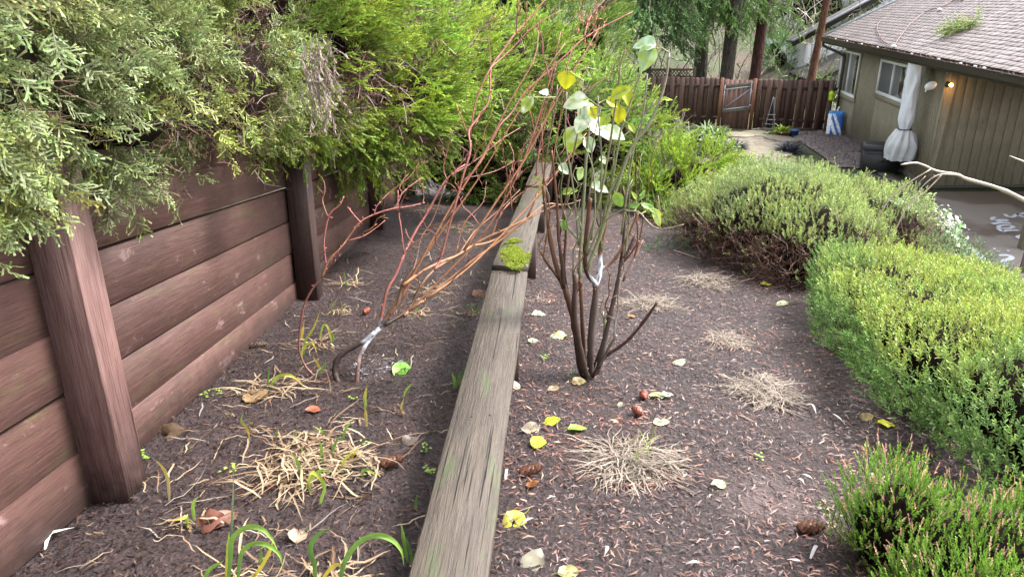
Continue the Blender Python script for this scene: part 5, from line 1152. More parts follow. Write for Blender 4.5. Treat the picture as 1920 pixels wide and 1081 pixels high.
def dead_mound(nm, px, py, rx, ry, nb, lab, L=.16, h=.06, cols=((.27, .225, .180), (.18, .14, .112), (.095, .066, .05)), skew=(0, 0), green=0, cat='dead grass', grp='dead grass clumps on the mulch'):
    c = ong(px, py); c[2] = bz(c[0], c[1]); root = thing(nm, c, lab, cat, grp); mb = MB()
    for i in range(nb):
        a_ = R.random() * 2 * math.pi; q = math.sqrt(R.random()) * .95; o_ = c + np.array([math.cos(a_) * rx * q, math.sin(a_) * ry * q, 0]); o_[2] = bz(o_[0], o_[1]) + h * .8 * max(0, 1 - q) * R.uniform(.2, 1.0) * (.5 + fbm(np.array([o_ * 16]), 9)[0])
        az = math.atan2(math.sin(a_) * q * ry + skew[1] - .085, math.cos(a_) * q * rx + skew[0] + .035) + R.normal(0, .7)
        if R.random() < .62: az = R.random() * 6.28
        if R.random() > .35 + 1.1 * fbm(np.array([[math.cos(a_) * 1.6 + px, math.sin(a_) * 1.6, q]]), 91)[0]: continue
        P = arch(o_, az, L * R.uniform(.3, 1.0), R.uniform(70, 103), R.uniform(.1, 1.2), 7); P = P + np.cumsum(R.normal(0, .0056, (7, 3)) * [1, 1, .5], 0); P[:, 2] = np.maximum(P[:, 2], bed(P[:, 0], P[:, 1]) + .003); V, Q, t = blade_np(P, R.uniform(.0024, .0046)); cc = np.array(cols[int(R.choice(3, p=[.5, .33, .17]))]) * R.uniform(.7, 1.2)
        mb.add(V, Q, cc * (1 - .15 * t))
    o_ = mb.build('dead_blades', M['dead'], root); o_['kind'] = 'stuff'
    for i in range(green):
        a_ = R.random() * 6.28; o_ = c + np.array([math.cos(a_) * rx * .4, math.sin(a_) * ry * .4, h * .6]); P = arch(o_, R.random() * 6.28, L * R.uniform(.5, .9), R.uniform(5, 45), R.uniform(.3, 1.2)); V, Q, t = blade_np(P, .004)
        mb = MB(); mb.add(V, Q, np.array((.24, .32, .08)) * (1 - t * .2) + np.array((.05, .02, 0)) * t); mb.build('green_blade', M['blade'], root)
    return root
dead_mound('grass_clump', 1185, 868, .135, .125, 640, 'large dead straw coloured grass clump with a few green blades nearest on the right', .17, .06, green=6)
dead_mound('grass_clump', 1430, 735, .10, .15, 520, 'dead straw coloured grass clump with a reddish centre nearest the low hedge', .16, .055, skew=(.05, -.05))
dead_mound('grass_clump', 1362, 640, .07, .13, 280, 'small narrow dead grass clump in the middle of the right mulch', .15, .045, skew=(.03, -.03))
dead_mound('grass_clump', 1218, 570, .14, .17, 460, 'wide dead grass clump just behind the dark slanting cut branch', .17, .055, skew=(.03, -.04))
dead_mound('grass_clump', 1325, 530, .14, .20, 380, 'farthest pale dead grass clump in front of the olive shrub', .17, .05, skew=(.05, -.03))
dead_mound('grass_clump', 1010, 560, .06, .06, 26, 'thin scatter of dead blades beside the second rail post', .16, .01)

DG, LG, YE, TN = (.11, .22, .05), (.26, .42, .07), (.50, .42, .06), (.40, .30, .17)
def bulb(px, py, greens, nd, lab, L=.13, wd=.011, dl=.14, dc=((.30, .225, .145), (.21, .145, .088), (.13, .075, .045)), grp='spring bulb clumps in the left bed', y=None, gd=None):
    """greens: (tip px, tip py, rise, colour base, colour tip, width) traced as arching blades"""
    c = ong(px, py); c[2] = bz(c[0], c[1]); root = thing('bulb_clump', c, lab, 'bulb plant', grp)
    if nd:
        mb = MB()
        for i in range(nd):
            a_ = R.random() * 6.28; sp = gd or .03; o_ = c + np.array([R.normal(0, sp), R.normal(0, sp), 0]); o_[2] = bz(o_[0], o_[1]) + (.035 if nd > 60 else .012) * R.random()
            P = arch(o_, a_, dl * R.uniform(.5, 1.2), R.uniform(55, 100), R.uniform(.5, 2.2), 7); P = P + np.cumsum(R.normal(0, .0048, (7, 3)), 0); P[:, 2] = np.maximum(P[:, 2], bed(P[:, 0], P[:, 1]) + .003); V, Q, t = blade_np(P, R.uniform(.003, .0085)); mb.add(V, Q, np.array(dc[int(R.choice(3, p=[.5, .3, .2]))]) * R.uniform(.7, 1.15))
        o_ = mb.build('dead_leaves', M['dead'], root); o_['kind'] = 'stuff'
    for g in greens:
        bx_, by_, pts, c0_, c1_, w_ = g
        b_ = ong(bx_, by_); n = len(pts); y0 = b_[1]; P = [b_ - [0, 0, .01]] + [at(p[0], p[1], y0 - .012 * (i + 1)) for i, p in enumerate(pts)]
        P = [np.array([p[0], p[1], max(p[2], bz(p[0], p[1]) + .004)]) for p in P]; P = catmull(np.array(P), 4); V, Q, t = blade_np(P, w_, nrm(np.array([.15, -.8, .5]))); V = V + R.normal(0, .0003, V.shape)
        C = np.array(c0_) * (1 - t) + np.array(c1_) * t; link('leaf_blade', mesh_np('leaf_blade', V, Q, C, True), M['blade'], root)
    return root
# arching green leaves at the very front
bulb(440, 1090, [(428, 1100, [(432, 1050), (436, 1010), (462, 988), (490, 990), (510, 1010), (520, 1030)], DG, LG, .012), (446, 1100, [(452, 1040), (470, 1020), (500, 1020), (525, 1040), (530, 1070)], DG, LG, .011), (434, 1020, [(436, 960), (438, 885)], (.12, .18, .10), (.25, .32, .18), .006), (424, 1085, [(428, 1030), (430, 995)], YE, LG, .009), (380, 1088, [(395, 1065), (420, 1050)], DG, LG, .010), (470, 1090, [(490, 1062), (507, 1030), (512, 1010)], YE, YE, .009), (484, 1060, [(490, 1045), (488, 1020)], DG, DG, .008)], 26, 'arching fresh green bulb leaves at the bottom edge of the left bed')
bulb(620, 1095, [(592, 1100, [(590, 1060), (582, 1025), (600, 998), (625, 990)], DG, DG, .012), (640, 1100, [(645, 1055), (668, 1020), (700, 1003), (730, 1008), (752, 1030), (757, 1060)], DG, LG, .013), (602, 1095, [(625, 1060), (650, 1058)], YE, YE, .009), (765, 1060, [(757, 1010), (752, 980)], DG, LG, .009), (775, 1070, [(770, 1035), (760, 1005)], DG, DG, .008)], 40, 'broad arching green bulb leaf beside the rail at the bottom edge')
big = bulb(585, 880, [(500, 870 - 90, [(505, 800), (503, 775)], DG, LG, .006), (640, 835, [(650, 800), (660, 790)], DG, LG, .009), (585, 925, [(578, 905), (600, 882), (620, 885)], LG, LG, .010), (680, 900, [(684, 880), (705, 886)], DG, LG, .008), (555, 840, [(556, 820), (548, 805)], DG, DG, .008), (612, 830, [(606, 810), (590, 798)], DG, LG, .009), (575, 862, [(570, 842), (560, 838)], DG, LG, .007), (655, 870, [(664, 850), (672, 835)], YE, YE, .008), (600, 950, [(606, 925), (612, 900)], LG, LG, .009), (520, 830, [(518, 812), (524, 800)], DG, DG, .006), (600, 880, [(604, 850), (598, 822)], DG, LG, .010), (618, 870, [(624, 840), (640, 812)], DG, DG, .010), (640, 890, [(646, 862), (664, 842)], LG, YE, .010), (565, 900, [(560, 870), (548, 850)], DG, LG, .010), (610, 930, [(604, 900), (585, 885), (578, 905)], LG, YE, .011)], 250, 'large tangle of tan dead bulb leaves with short green tips in the left bed', .13, .011, .19, gd=.085)
bulb(597, 650, [(570, 672, [(572, 640), (588, 615), (600, 582)], DG, YE, .010), (600, 640, [(606, 610), (615, 612), (622, 640), (624, 660)], LG, YE, .010), (566, 690, [(568, 655), (585, 642), (594, 660)], LG, YE, .010), (565, 640, [(567, 622), (570, 606)], YE, YE, .012), (623, 650, [(625, 632), (622, 622)], DG, LG, .009)], 42, 'yellowing bulb leaves with dead tan blades in front of the second wall post')
bulb(505, 735, [(502, 735, [(503, 712), (505, 685)], DG, DG, .008), (508, 730, [(520, 706), (545, 703), (570, 722)], LG, YE, .013), (596, 710, [(606, 690), (612, 672)], DG, DG, .010), (603, 700, [(595, 680), (587, 668)], YE, YE, .009), (620, 740, [(618, 715), (610, 690)], TN, TN, .006)], 60, 'bulb clump with one long yellow leaf left of the forked shrub base', gd=.06, dl=.17)
bulb(686, 790, [(688, 805, [(686, 780), (684, 762)], TN, YE, .011), (686, 765, [(684, 745), (688, 722)], LG, YE, .012)], 5, 'single upright yellow green shoot below the forked shrub', dl=.09)
bulb(757, 768, [(760, 775, [(752, 765), (758, 745)], TN, YE, .009), (757, 745, [(762, 730), (774, 718)], LG, LG, .008)], 5, 'short curled yellow shoot right of the upright yellow shoot', dl=.08)
bulb(853, 728, [(853, 730, [(852, 712), (847, 698)], DG, LG, .012), (855, 728, [(862, 706), (872, 688)], DG, DG, .013)], 2, 'pair of fresh green leaves touching the left edge of the rail', dl=.06)
bulb(470, 815, [(470, 830, [(462, 800), (452, 788), (458, 770)], YE, DG, .008), (470, 800, [(476, 815), (480, 835)], YE, YE, .009), (575, 1000, [(575, 990), (576, 985)], DG, DG, .005)], 8, 'yellow tipped bulb shoot left of the large dead tangle', dl=.1)
bulb(310, 900, [(318, 940, [(316, 905), (308, 880), (292, 862)], TN, YE, .010)], 5, 'withered yellow leaf standing near the first wall post', dl=.09)
bulb(350, 985, [(352, 985, [(350, 965), (345, 970), (320, 975)], LG, YE, .010), (365, 975, [(362, 945), (372, 930)], LG, LG, .010), (352, 990, [(356, 985), (361, 990)], YE, TN, .009)], 10, 'small yellow green bulb shoots in front of the reddish fallen leaves', dl=.1)
bulb(700, 880, [(680, 895, [(684, 880), (706, 890)], LG, YE, .008), (795, 850, [(797, 840), (800, 832)], DG, DG, .007), (779, 955, [(780, 940), (782, 925)], DG, DG, .008)], 10, 'scattered small green shoots between the dead tangle and the rail', dl=.08)
bulb(640, 585, [(625, 590, [(622, 575), (632, 560)], DG, LG, .007), (640, 590, [(642, 575), (638, 562)], DG, LG, .006)], 26, 'pale green bulb clump behind the thin curved side stem', dl=.10)
bulb(650, 535, [(650, 540, [(648, 525), (645, 508)], DG, LG, .008)], 22, 'low bulb clump with long tan dead blades near the second wall post', dl=.17)
bulb(785, 590, [(778, 590, [(780, 580), (786, 576)], DG, LG, .008)], 30, 'tan dead bulb leaves under the forked branches', dl=.11)
bulb(888, 592, [(885, 595, [(884, 582), (880, 572)], DG, DG, .009), (893, 592, [(896, 580), (900, 572)], DG, DG, .009)], 20, 'dark green bulb tuft against the rail below the joint', dl=.08)
bulb(805, 545, [], 34, 'dead tan blades lying beneath the orange stems', dl=.16, gd=.07)
for px, py, n_, lb in ((905, 350, 60, 'dead bulb leaves under the hedge left of the far rail'), (800, 395, 46, 'dead bulb leaves by the third wall post'), (870, 430, 50, 'dead bulb leaves in the shade left of the far rail planks'), (955, 345, 40, 'dead bulb leaves close against the far rail')):
    bulb(px, py, [(px + 3, py + 4, [(px + 3, py - 8), (px + 1, py - 18)], DG, YE, .010)], n_, lb, dl=.2, gd=.12)

mb = MB()
for i in range(420):
    y = .95 + 5.2 * R.random() ** 1.3; x = R.uniform(-1.22, .06 * y - .25)
    if R.random() > 1.6 * fbm(np.array([[x * 2.5, y * 2.5, 3.]]), 81)[0]: continue
    P = arch([x, y, bz(x, y) + .004], R.random() * 6.28, R.uniform(.05, .16), R.uniform(70, 100), R.uniform(-.4, .6), 7); P = P + np.cumsum(R.normal(0, .004, (7, 3)), 0); P[:, 2] = np.maximum(P[:, 2], bed(P[:, 0], P[:, 1]) + .003); V, Q, t = blade_np(P, R.uniform(.002, .006)); mb.add(V, Q, np.array([(.30, .225, .145), (.20, .13, .08), (.12, .07, .045), (.26, .22, .19)][int(R.integers(4))]) * R.uniform(.6, 1.1))
tag(mb.build('dead_leaf_litter', M['dead']), kind='stuff')
# tiny weeds
def weed(px, py, n_, lab, s_=.012, col=LG):
    c = ong(px, py); c[2] = bz(c[0], c[1]); root = thing('weed_seedling', c, lab, 'weed', 'weed seedlings in the mulch'); mb = MB()
    for i in range(n_):
        V, Q = leaf_np(s_ * R.uniform(.7, 1.2), s_ * .7, .2, .3, 2, 3); a_ = R.random() * 6.28; d = nrm(np.array([math.cos(a_), math.sin(a_), .35])); s2 = nrm(np.cross(d, [0, 0, 1.])); u_ = np.cross(s2, d); o_ = c + [R.normal(0, s_), R.normal(0, s_), R.uniform(.004, .02)]
        mb.add(o_ + V[:, :1] * s2 + V[:, 1:2] * d + V[:, 2:] * u_, Q, np.array(col) * R.uniform(.7, 1.2))
    o_ = mb.build('leaves', M['blade'], root)
WL = iter(['weed seedling left of the dead tangle', 'weed seedling against the rail right of the dead tangle', 'weed seedling at the first wall post foot', 'weed tuft just above the one against the rail', 'weed seedling at the wall foot beside the crumpled leaf', 'weed seedling left of the single yellow shoot', 'weed seedling right of the rail below the leafy shrub', 'weed seedling hard against the rail below the joint', 'mossy weed beside the rail post under the leafy shrub', 'weed seedling at the wall foot between the first two posts', 'weed seedling above the dead tangle', 'sparse weed below the second grass clump', 'weed seedling at the low hedge corner'])
for px, py, n_, s_ in ((435, 880, 10, .014), (805, 885, 14, .013), (270, 860, 5, .016), (800, 850, 10, .012), (410, 740, 14, .01), (660, 660 + 90, 8, .01), (1070, 700, 8, .009), (880, 575, 8, .012), (1020, 672, 16, .010), (385, 745, 12, .010), (690, 835, 8, .01), (1420, 860, 8, .012), (1550, 640, 9, .012)):
    weed(px, py, n_, 'tiny green ' + next(WL), s_)

# ================================================================== FALLEN LEAVES, CONES, SCRAPS
def flat_leaf(px, py, wpx, hpx, ang, col, col2, lab, seed=0, curl=.12, cat='leaf', lift=.011, z=None, grp='fallen leaves on the mulch'):
    c = ong(px, py); c[2] = (bz(c[0], c[1]) if z is None else z) + lift; y = math.hypot(c[1], CZ - c[2]); Lm = max(wpx, hpx * 1.5) * y / F; Wm = Lm * .78
    V, Q = leaf_np(Lm, Wm, curl, .18, 4, 6, 0, seed); V[:, 1] -= Lm / 2; V[:, 2] += (fbm(V * 60, seed) - .5) * Lm * .42
    a_ = math.radians(ang); r_ = np.random.default_rng(seed); nv = nrm(np.array([r_.normal(0, .2), -.12 + r_.normal(0, .16), 1])); t_ = np.array([math.cos(a_), math.sin(a_), 0]); t_ = nrm(t_ - nv * nv.dot(t_)); s_ = np.cross(t_, nv)
    W_ = c + V[:, :1] * s_ + V[:, 1:2] * t_ + V[:, 2:] * nv; col2 = col2 if col2 is not None else tuple(np.array(col) * .5 * np.array([1, .8, .6]) + np.array([.05, .03, .015])); col = tuple(np.array(col) * .82); mb = MB(); mb.add(W_, Q, leaf_col(V, Q, col, col2, Lm, seed))
    b_ = c - t_ * Lm * .5; P = catmull([b_ + t_ * Lm * .08, b_ - t_ * Lm * .15 + [0, 0, .002], b_ - t_ * Lm * .35 + s_ * Lm * .1], 3); V2, Q2, T2 = tube(P, [.0012, .0009], 4); mb.add(V2, Q2, np.array(col) * .7, T2)
    o_ = mb.build('fallen_leaf', M['blade'], None, True); o_.location = (0, 0, 0); return tag(o_, lab, cat, grp)
BRW, TAN, GRYT = (.16, .085, .05), (.42, .32, .22), (.30, .27, .20)
FL = [(1010, 591, 26, 14, 10, WHT, None, 'small white fallen leaf beside the rail below the joint'), (1047, 633, 38, 24, 200, YGR, WHT, 'yellow and white fallen leaf left of the pruned shrub base'), (1000, 640, 22, 14, 30, PALE, TAN, 'pale fallen leaf between the rail and the yellow white leaf'), (967, 731, 24, 18, 10, (.52, .56, .42), None, 'pale greenish leaf right beside the rail under the leafy shrub'), (1036, 731, 26, 16, 180, (.46, .42, .32), None, 'dull buff leaf lying below the leafy shrub base'), (1085, 717, 28, 18, 5, (.50, .45, .20), BRW, 'yellow leaf with brown margin at the foot of the leafy shrub'), (1232, 740, 32, 18, 160, (.6, .63, .42), YGR, 'cream and yellow leaf left of a pair near the small cones'), (1252, 741, 24, 14, 20, WHT, None, 'whitish leaf right of the cream and yellow leaf'), (1163, 757, 14, 10, 60, WHT, None, 'tiny white leaf scrap left of the small cones'), (1240, 795, 32, 15, 0, WHT, None, 'white oval leaf with a long stalk below the small cones'), (1035, 795, 33, 16, 10, (.42, .56, .03), YEL, 'yellow green leaf upper of the bright trio right of the rail'), (1083, 808, 35, 15, 5, (.26, .46, .06), YGR, 'green leaf right of the bright trio beside the rail'), (1008, 833, 28, 26, 250, (.38, .55, .04), None, 'upright lime green leaf lowest of the bright trio'), (995, 808, 34, 20, 190, GRYT, TAN, 'greyish curled leaf above the lime green leaf'), (962, 974, 38, 34, 220, (.50, .52, .03), BRW, 'yellow leaf with a brown centre close to the rail near the bottom'), (1000, 1056, 50, 38, 60, (.34, .32, .24), GRYT, 'large grey skeleton leaf at the bottom right of the rail'), (1066, 1078, 40, 16, 10, (.42, .44, .2), None, 'greenish leaf cut by the bottom edge'), (1347, 911, 30, 16, 190, (.52, .58, .34), None, 'pale green leaf right of the large dead grass clump'), (1272, 683, 24, 12, 170, WHT, None, 'white leaf lying alone right of the leafy shrub'), (1436, 536, 20, 16, 20, (.50, .54, .03), None, 'yellow leaf under the olive shrub'), (1466, 569, 26, 18, 200, (.55, .62, .36), None, 'cream leaf at the foot of the low hedge'), (1662, 801, 36, 12, 5, (.52, .52, .03), None, 'yellow leaf beside the low hedge near its dark base'), (1622, 787, 26, 10, 170, (.45, .36, .12), BRW, 'tan leaf just left of the yellow leaf by the hedge'), (1185, 595, 18, 10, 20, (.40, .20, .07), None, 'orange leaf scrap before the wide dead grass clump'), (1385, 460 + 26, 16, 8, 0, (.6, .6, .45), None, 'tiny cream leaf near the olive shrub base'), (752, 698, 40, 30, 250, (.17, .42, .04), (.25, .5, .1), 'bright green torn leaf on the left mulch'), (315, 818, 60, 22, 15, (.20, .13, .085), (.12, .075, .05), 'brown curled dead leaf right of the first wall post'), (270, 860, 22, 10, 30, (.20, .40, .04), None, 'small green leaf against the first wall post'), (385, 985, 70, 44, 200, (.24, .105, .075), (.15, .06, .045), 'reddish brown leaf in the near left bed'), (420, 975, 56, 38, 60, (.30, .15, .11), BRW, 'pinkish brown leaf right of the reddish brown leaf'), (560, 1008, 44, 30, 100, (.28, .20, .15), TAN, 'faded tan leaf in the near left bed'), (478, 747, 60, 30, 120, (.36, .24, .12), BRW, 'crumpled tan leaf left of the forked shrub'), (588, 777, 30, 16, 200, (.32, .10, .055), None, 'rust red leaf scrap above the dead tangle'), (900, 552, 34, 16, 40, (.22, .095, .05), None, 'brown leaf lying against the rail left of the joint'), (770, 832, 34, 14, 40, (.16, .13, .125), None, 'grey brown bark flake left of the rail'), (1000, 905, 34, 16, 60, (.36, .16, .06), None, 'orange brown bark flake below the small cone by the rail'), (1645, 898, 34, 26, 40, (.34, .20, .13), TAN, 'tan leaf behind the near heather')]
for i, q in enumerate(FL): flat_leaf(*q, seed=i)
def curl_strip(px, py, pts, w_, col, lab):
    P = []
    for x, y in pts: q = ong(x, y); q[2] = bz(q[0], q[1]) + .012; P.append(q)
    P = catmull(np.array(P), 4); P[:, 2] += .012 * np.sin(np.linspace(0, 3.1, len(P))); V, Q, t = blade_np(P, w_); o_ = link('husk', mesh_np('husk', V, Q, np.array(col) * (1 - .2 * t), True), M['dead']); tag(o_, lab, 'husk', 'pale husks on the mulch')
curl_strip(0, 0, [(86, 1033), (96, 1012), (115, 1004), (141, 993)], .011, (.46, .45, .45), 'white curled husk in the near left corner')
for i, (pts, lb) in enumerate([([(975, 985), (990, 983), (1002, 972)], 'pale curved husk beside the yellow leaf near the rail'), ([(1510, 765), (1522, 768), (1530, 780)], 'grey curved husk right of the second grass clump'), ([(1560, 780), (1570, 790), (1580, 795)], 'straight grey husk left of the tan leaf by the hedge'), ([(1285, 1068), (1300, 1070), (1312, 1062)], 'pale crescent husk at the bottom centre'), ([(1475, 1052), (1490, 1060), (1503, 1056)], 'pale crescent husk left of the near heather'), ([(1519, 1050), (1526, 1038), (1532, 1030)], 'upright white husk against the near heather'), ([(1502, 893), (1512, 900), (1524, 903)], 'grey husk behind the near heather'), ([(1492, 903), (1500, 906), (1508, 910)], 'short pale husk behind the near heather'), ([(1652, 755), (1662, 758), (1675, 763)], 'grey husk under the hedge edge'), ([(1130, 1030), (1138, 1045), (1132, 1055)], 'hook shaped grey husk at the lower centre'), ([(948, 900), (950, 890), (952, 880)], 'short pale husk beside the rail')]):
    curl_strip(0, 0, pts, .009, (.42, .38, .37), lb)

# fir cones: a core with overlapping scales
def cone_mesh(L=.075, r=.018, col=(.20, .09, .055)):
    mb = MB(); P = np.array([(0, 0, L * t) for t in np.linspace(0, 1, 7)]); add_tube(mb, P, [r * .35, r * .8, r * .85, r * .7, r * .3], 8, np.array(col) * .4)
    k = 0
    for i in range(52):
        t = .04 + .92 * i / 52; a_ = i * 2.4; rr_ = r * (.45 + 1.0 * math.sin(math.pi * min(1, t * .85 + .12))) * .62; d = np.array([math.cos(a_), math.sin(a_), 0]); s_ = np.array([-math.sin(a_), math.cos(a_), 0]); b_ = d * rr_ * .6 + [0, 0, L * t - .003]; tip = d * (rr_ * 1.35) + np.array([0, 0, L * t + .009]); w_ = r * .42
        mb.add([b_ - s_ * w_ * .5, b_ + s_ * w_ * .5, (b_ + tip) / 2 + s_ * w_ + d * .002, tip, (b_ + tip) / 2 - s_ * w_ + d * .002], [[0, 1, 2, 4]], np.array(col) * R.uniform(.6, 1.4), [[4, 2, 3]])
    return mb.mesh('fir_cone')
CM = [cone_mesh(), cone_mesh(.05, .016, (.22, .06, .04)), cone_mesh(.085, .019, (.22, .15, .11))]
for m_ in CM: m_.materials.append(M['attr'])
for px, py, v, az, lb in ((484, 648, 2, 15, 'grey brown fir cone at the foot of the retaining wall'), (735, 880, 0, 30, 'brown fir cone left of the rail beside the dead tangle'), (687, 590, 1, 70, 'small reddish cone above the painted fork'), (993, 886, 0, 25, 'purplish brown fir cone right of the rail'), (1207, 742, 1, 80, 'upper small reddish cone left of the cream leaf'), (1196, 776, 1, 110, 'lower small reddish cone above the white oval leaf'), (1518, 990, 0, 5, 'reddish fir cone beside the near heather')):
    c = ong(px, py); o_ = bpy.data.objects.new('fir_cone', CM[v]); COL.objects.link(o_); o_.rotation_euler = (math.pi / 2, 0, math.radians(az + 90)); Lc = (.075, .05, .085)[v]; dz_ = np.array([math.sin(math.radians(az + 90)), -math.cos(math.radians(az + 90)), 0])
    c = c - dz_ * Lc / 2; o_.location = (c[0], c[1], bz(c[0], c[1]) + .016); tag(o_, lb, 'fir cone', 'fir cones')
c = at(1772, 690, 2.42); o_ = bpy.data.objects.new('fir_cone', CM[2]); COL.objects.link(o_); o_.rotation_euler = (math.pi / 2, 0, math.radians(60)); o_.location = tuple(c); tag(o_, 'grey brown fir cone lodged on top of the low hedge', 'fir cone', 'fir cones')
# twigs lying about
def ground_twig(px, r_, lab, col=(.12, .09, .07)):
    P = [ong(x, y) for x, y in px]; P = catmull(np.array([[p[0], p[1], bz(p[0], p[1]) + r_ + .004] for p in P]), 4); mb = MB(); add_tube(mb, P, [r_, r_ * .6], 6, col); return tag(mb.build('fallen_twig', M['twig'], None, True), lab, 'twig', 'fallen twigs')
ground_twig([(682, 922), (700, 905), (718, 887)], .004, 'grey twig leading to the brown fir cone left of the rail'); ground_twig([(935, 966), (965, 960), (1002, 949)], .0035, 'thin brown twig above the yellow leaf by the rail'); ground_twig([(1195, 797), (1215, 796), (1226, 794)], .002, 'fine tan stalk left of the white oval leaf', (.35, .22, .12)); ground_twig([(1262, 472), (1290, 478), (1312, 486)], .006, 'pale stick lying at the head of the mulch path', (.30, .24, .19)); ground_twig([(1160, 722), (1120, 724)], .0025, 'reddish straw below the leafy shrub', (.22, .11, .07)); ground_twig([(1025, 905), (1048, 890)], .002, 'pale straw right of the purplish cone', (.3, .22, .18))
fs_ = ong(1255, 465); n = 26; pj = fs_ + R.normal(0, 1, (n, 3)) * [.10, .08, .01] + [0, 0, .04]
V, Q, C = spray(TP['plume'], pj, np.tile([.2, -.6, .2], (n, 1)) + R.normal(0, .5, (n, 3)), R.normal(0, 1, (n, 3)), .12, jit((.05, .10, .045), n), jit((.14, .24, .10), n), BROWN); tag(link('juniper_cutting', mesh_np('juniper_cutting', V, Q, C), M['leaf']), 'cut juniper sprig lying at the head of the mulch path', 'cutting')

# ================================================================== VARIEGATED IVY, BARE TREE
def leafy_mound(nm, cat, lab, ells, n, size, ca, cb_, grp=None, var=.5, stemc=(.1, .07, .04)):
    c0 = np.mean([e[0] for e in ells], 0); root = thing(nm, (c0[0], c0[1], float(terr(c0[0], c0[1]))), lab, cat, grp); core_blob(ells, .74, 'shade_core', root, .12, lo=True); mb = MB()
    P, Nn = [], []
    for i, (c, r) in enumerate(ells): p, nv = ell_pts(c, r, n // len(ells)); k = facing(p, nv, -.5); P.append(p[k]); Nn.append(nv[k])
    P = np.concatenate(P); Nn = np.concatenate(Nn); m_ = len(P); P = P + R.normal(0, .035, (m_, 3)); D = nrm(R.normal(0, 1, (m_, 3)) + [0, -.3, -.2]); Nf = nrm(Nn + R.normal(0, .5, (m_, 3)) + [0, 0, .4]); D = nrm(D - Nf * (D * Nf).sum(1, keepdims=True)); X = np.cross(Nf, D); L = size * R.uniform(.6, 1.3, m_)
    q = [P, P + D * L[:, None] * .5 + X * L[:, None] * .42, P + D * L[:, None] * 1.05 - Nf * L[:, None] * .15, P + D * L[:, None] * .5 - X * L[:, None] * .42]; V = np.stack(q, 1).reshape(-1, 3); Q = np.arange(4 * m_).reshape(-1, 4)
    k = (R.random(m_) < var)[:, None]; C = np.where(k, jit(ca, m_, .2), jit(cb_, m_, .25)); link('foliage', mesh_np('foliage', V, Q, np.repeat(C, 4, 0)), M['blade'], root)
    for i in range(5):
        e = P[R.integers(m_)]; a_ = np.array([c0[0], c0[1], float(terr(c0[0], c0[1]))]); mb = MB(); add_tube(mb, catmull([a_, (a_ + e) / 2 + R.normal(0, .05, 3), e], 4), [.008, .003], 5, stemc); mb.build('stem', M['twig'], root)
    return root
leafy_mound('variegated_ivy', 'ivy', 'white edged variegated ivy tumbling towards the driveway behind the low hedge', [(at(1715, 430, 6.3), (.30, .4, .24)), (at(1745, 470, 5.9), (.22, .35, .24)), (at(1660, 420, 6.5), (.25, .4, .22))], 2600, .045, (.42, .48, .36), (.12, .24, .07), None, .5)
iv = bpy.data.objects.get('variegated_ivy')
for px in ([(1728, 430), (1733, 400), (1742, 375), (1750, 362)], [(1738, 450), (1745, 430), (1756, 413)]):
    y = 6.2; P = catmull([at(x, yy, y) for x, yy in px], 5); mb = MB(); add_tube(mb, P, [.005, .003], 5, (.2, .2, .1))
    for i in range(2, len(P), 2):
        for s_ in (1, -1): d = np.array([s_ * .04, 0, .012]); mb.add([P[i], P[i] + d * .5 + [0, -.01, .016], P[i] + d, P[i] + d * .5 - [0, -.01, .012]], [[0, 1, 2, 3]], (.45, .55, .3))
    mb.build('trailing_shoot', M['blade'], iv)
PAINT[:] = []
bt = thing('bare_tree', (4.1, 5.6, -1.6), 'pale bare branch reaching in from the right in front of the carport', 'bare tree')
YB = 4.6; PL, PD = (.36, .30, .25), (.20, .14, .09)
def br(px, ya, yb, r0, r1, c0, c1): return stem(bt, px, ya, yb, r0 * .66, r1 * .7, c0, c1, 'branch', 7, .25)[1]
br([(2120, 560), (2020, 440), (1965, 400), (1920, 375), (1870, 352), (1812, 335), (1795, 327), (1755, 320), (1720, 305), (1690, 308)], YB + .5, YB, .030, .007, PL, PL)
br([(1745, 317), (1700, 345), (1670, 372), (1650, 400), (1643, 430), (1640, 452), (1620, 478)], YB, YB - .15, .007, .003, PD, PL)
br([(1795, 327), (1760, 328), (1735, 345), (1718, 365), (1707, 374)], YB, YB - .05, .006, .003, PL, PL)
br([(1765, 328), (1740, 355), (1700, 390), (1680, 430), (1655, 460), (1630, 488), (1603, 503)], YB, YB - .25, .007, .003, PD, PL)
br([(1735, 330), (1712, 355), (1695, 380), (1690, 410), (1695, 445)], YB, YB - .1, .004, .002, PD, PD)
br([(2020, 440), (1980, 340), (1940, 312), (1893, 292)], YB + .3, YB, .016, .006, PL, PL)
tb = at(2120, 560, YB + .5); mb = MB(); add_tube(mb, catmull([[tb[0] + .25, tb[1] + .15, terr(tb[0], tb[1]) - .2], [tb[0] + .12, tb[1] + .08, (tb[2] - 1.6) / 2 - .2], tb, tb + [.02, 0, .7], tb + [-.1, .1, 1.6]], 5), [.075, .06, .045, .03, .012], 9, PL); mb.build('trunk', M['twig'], bt, True)
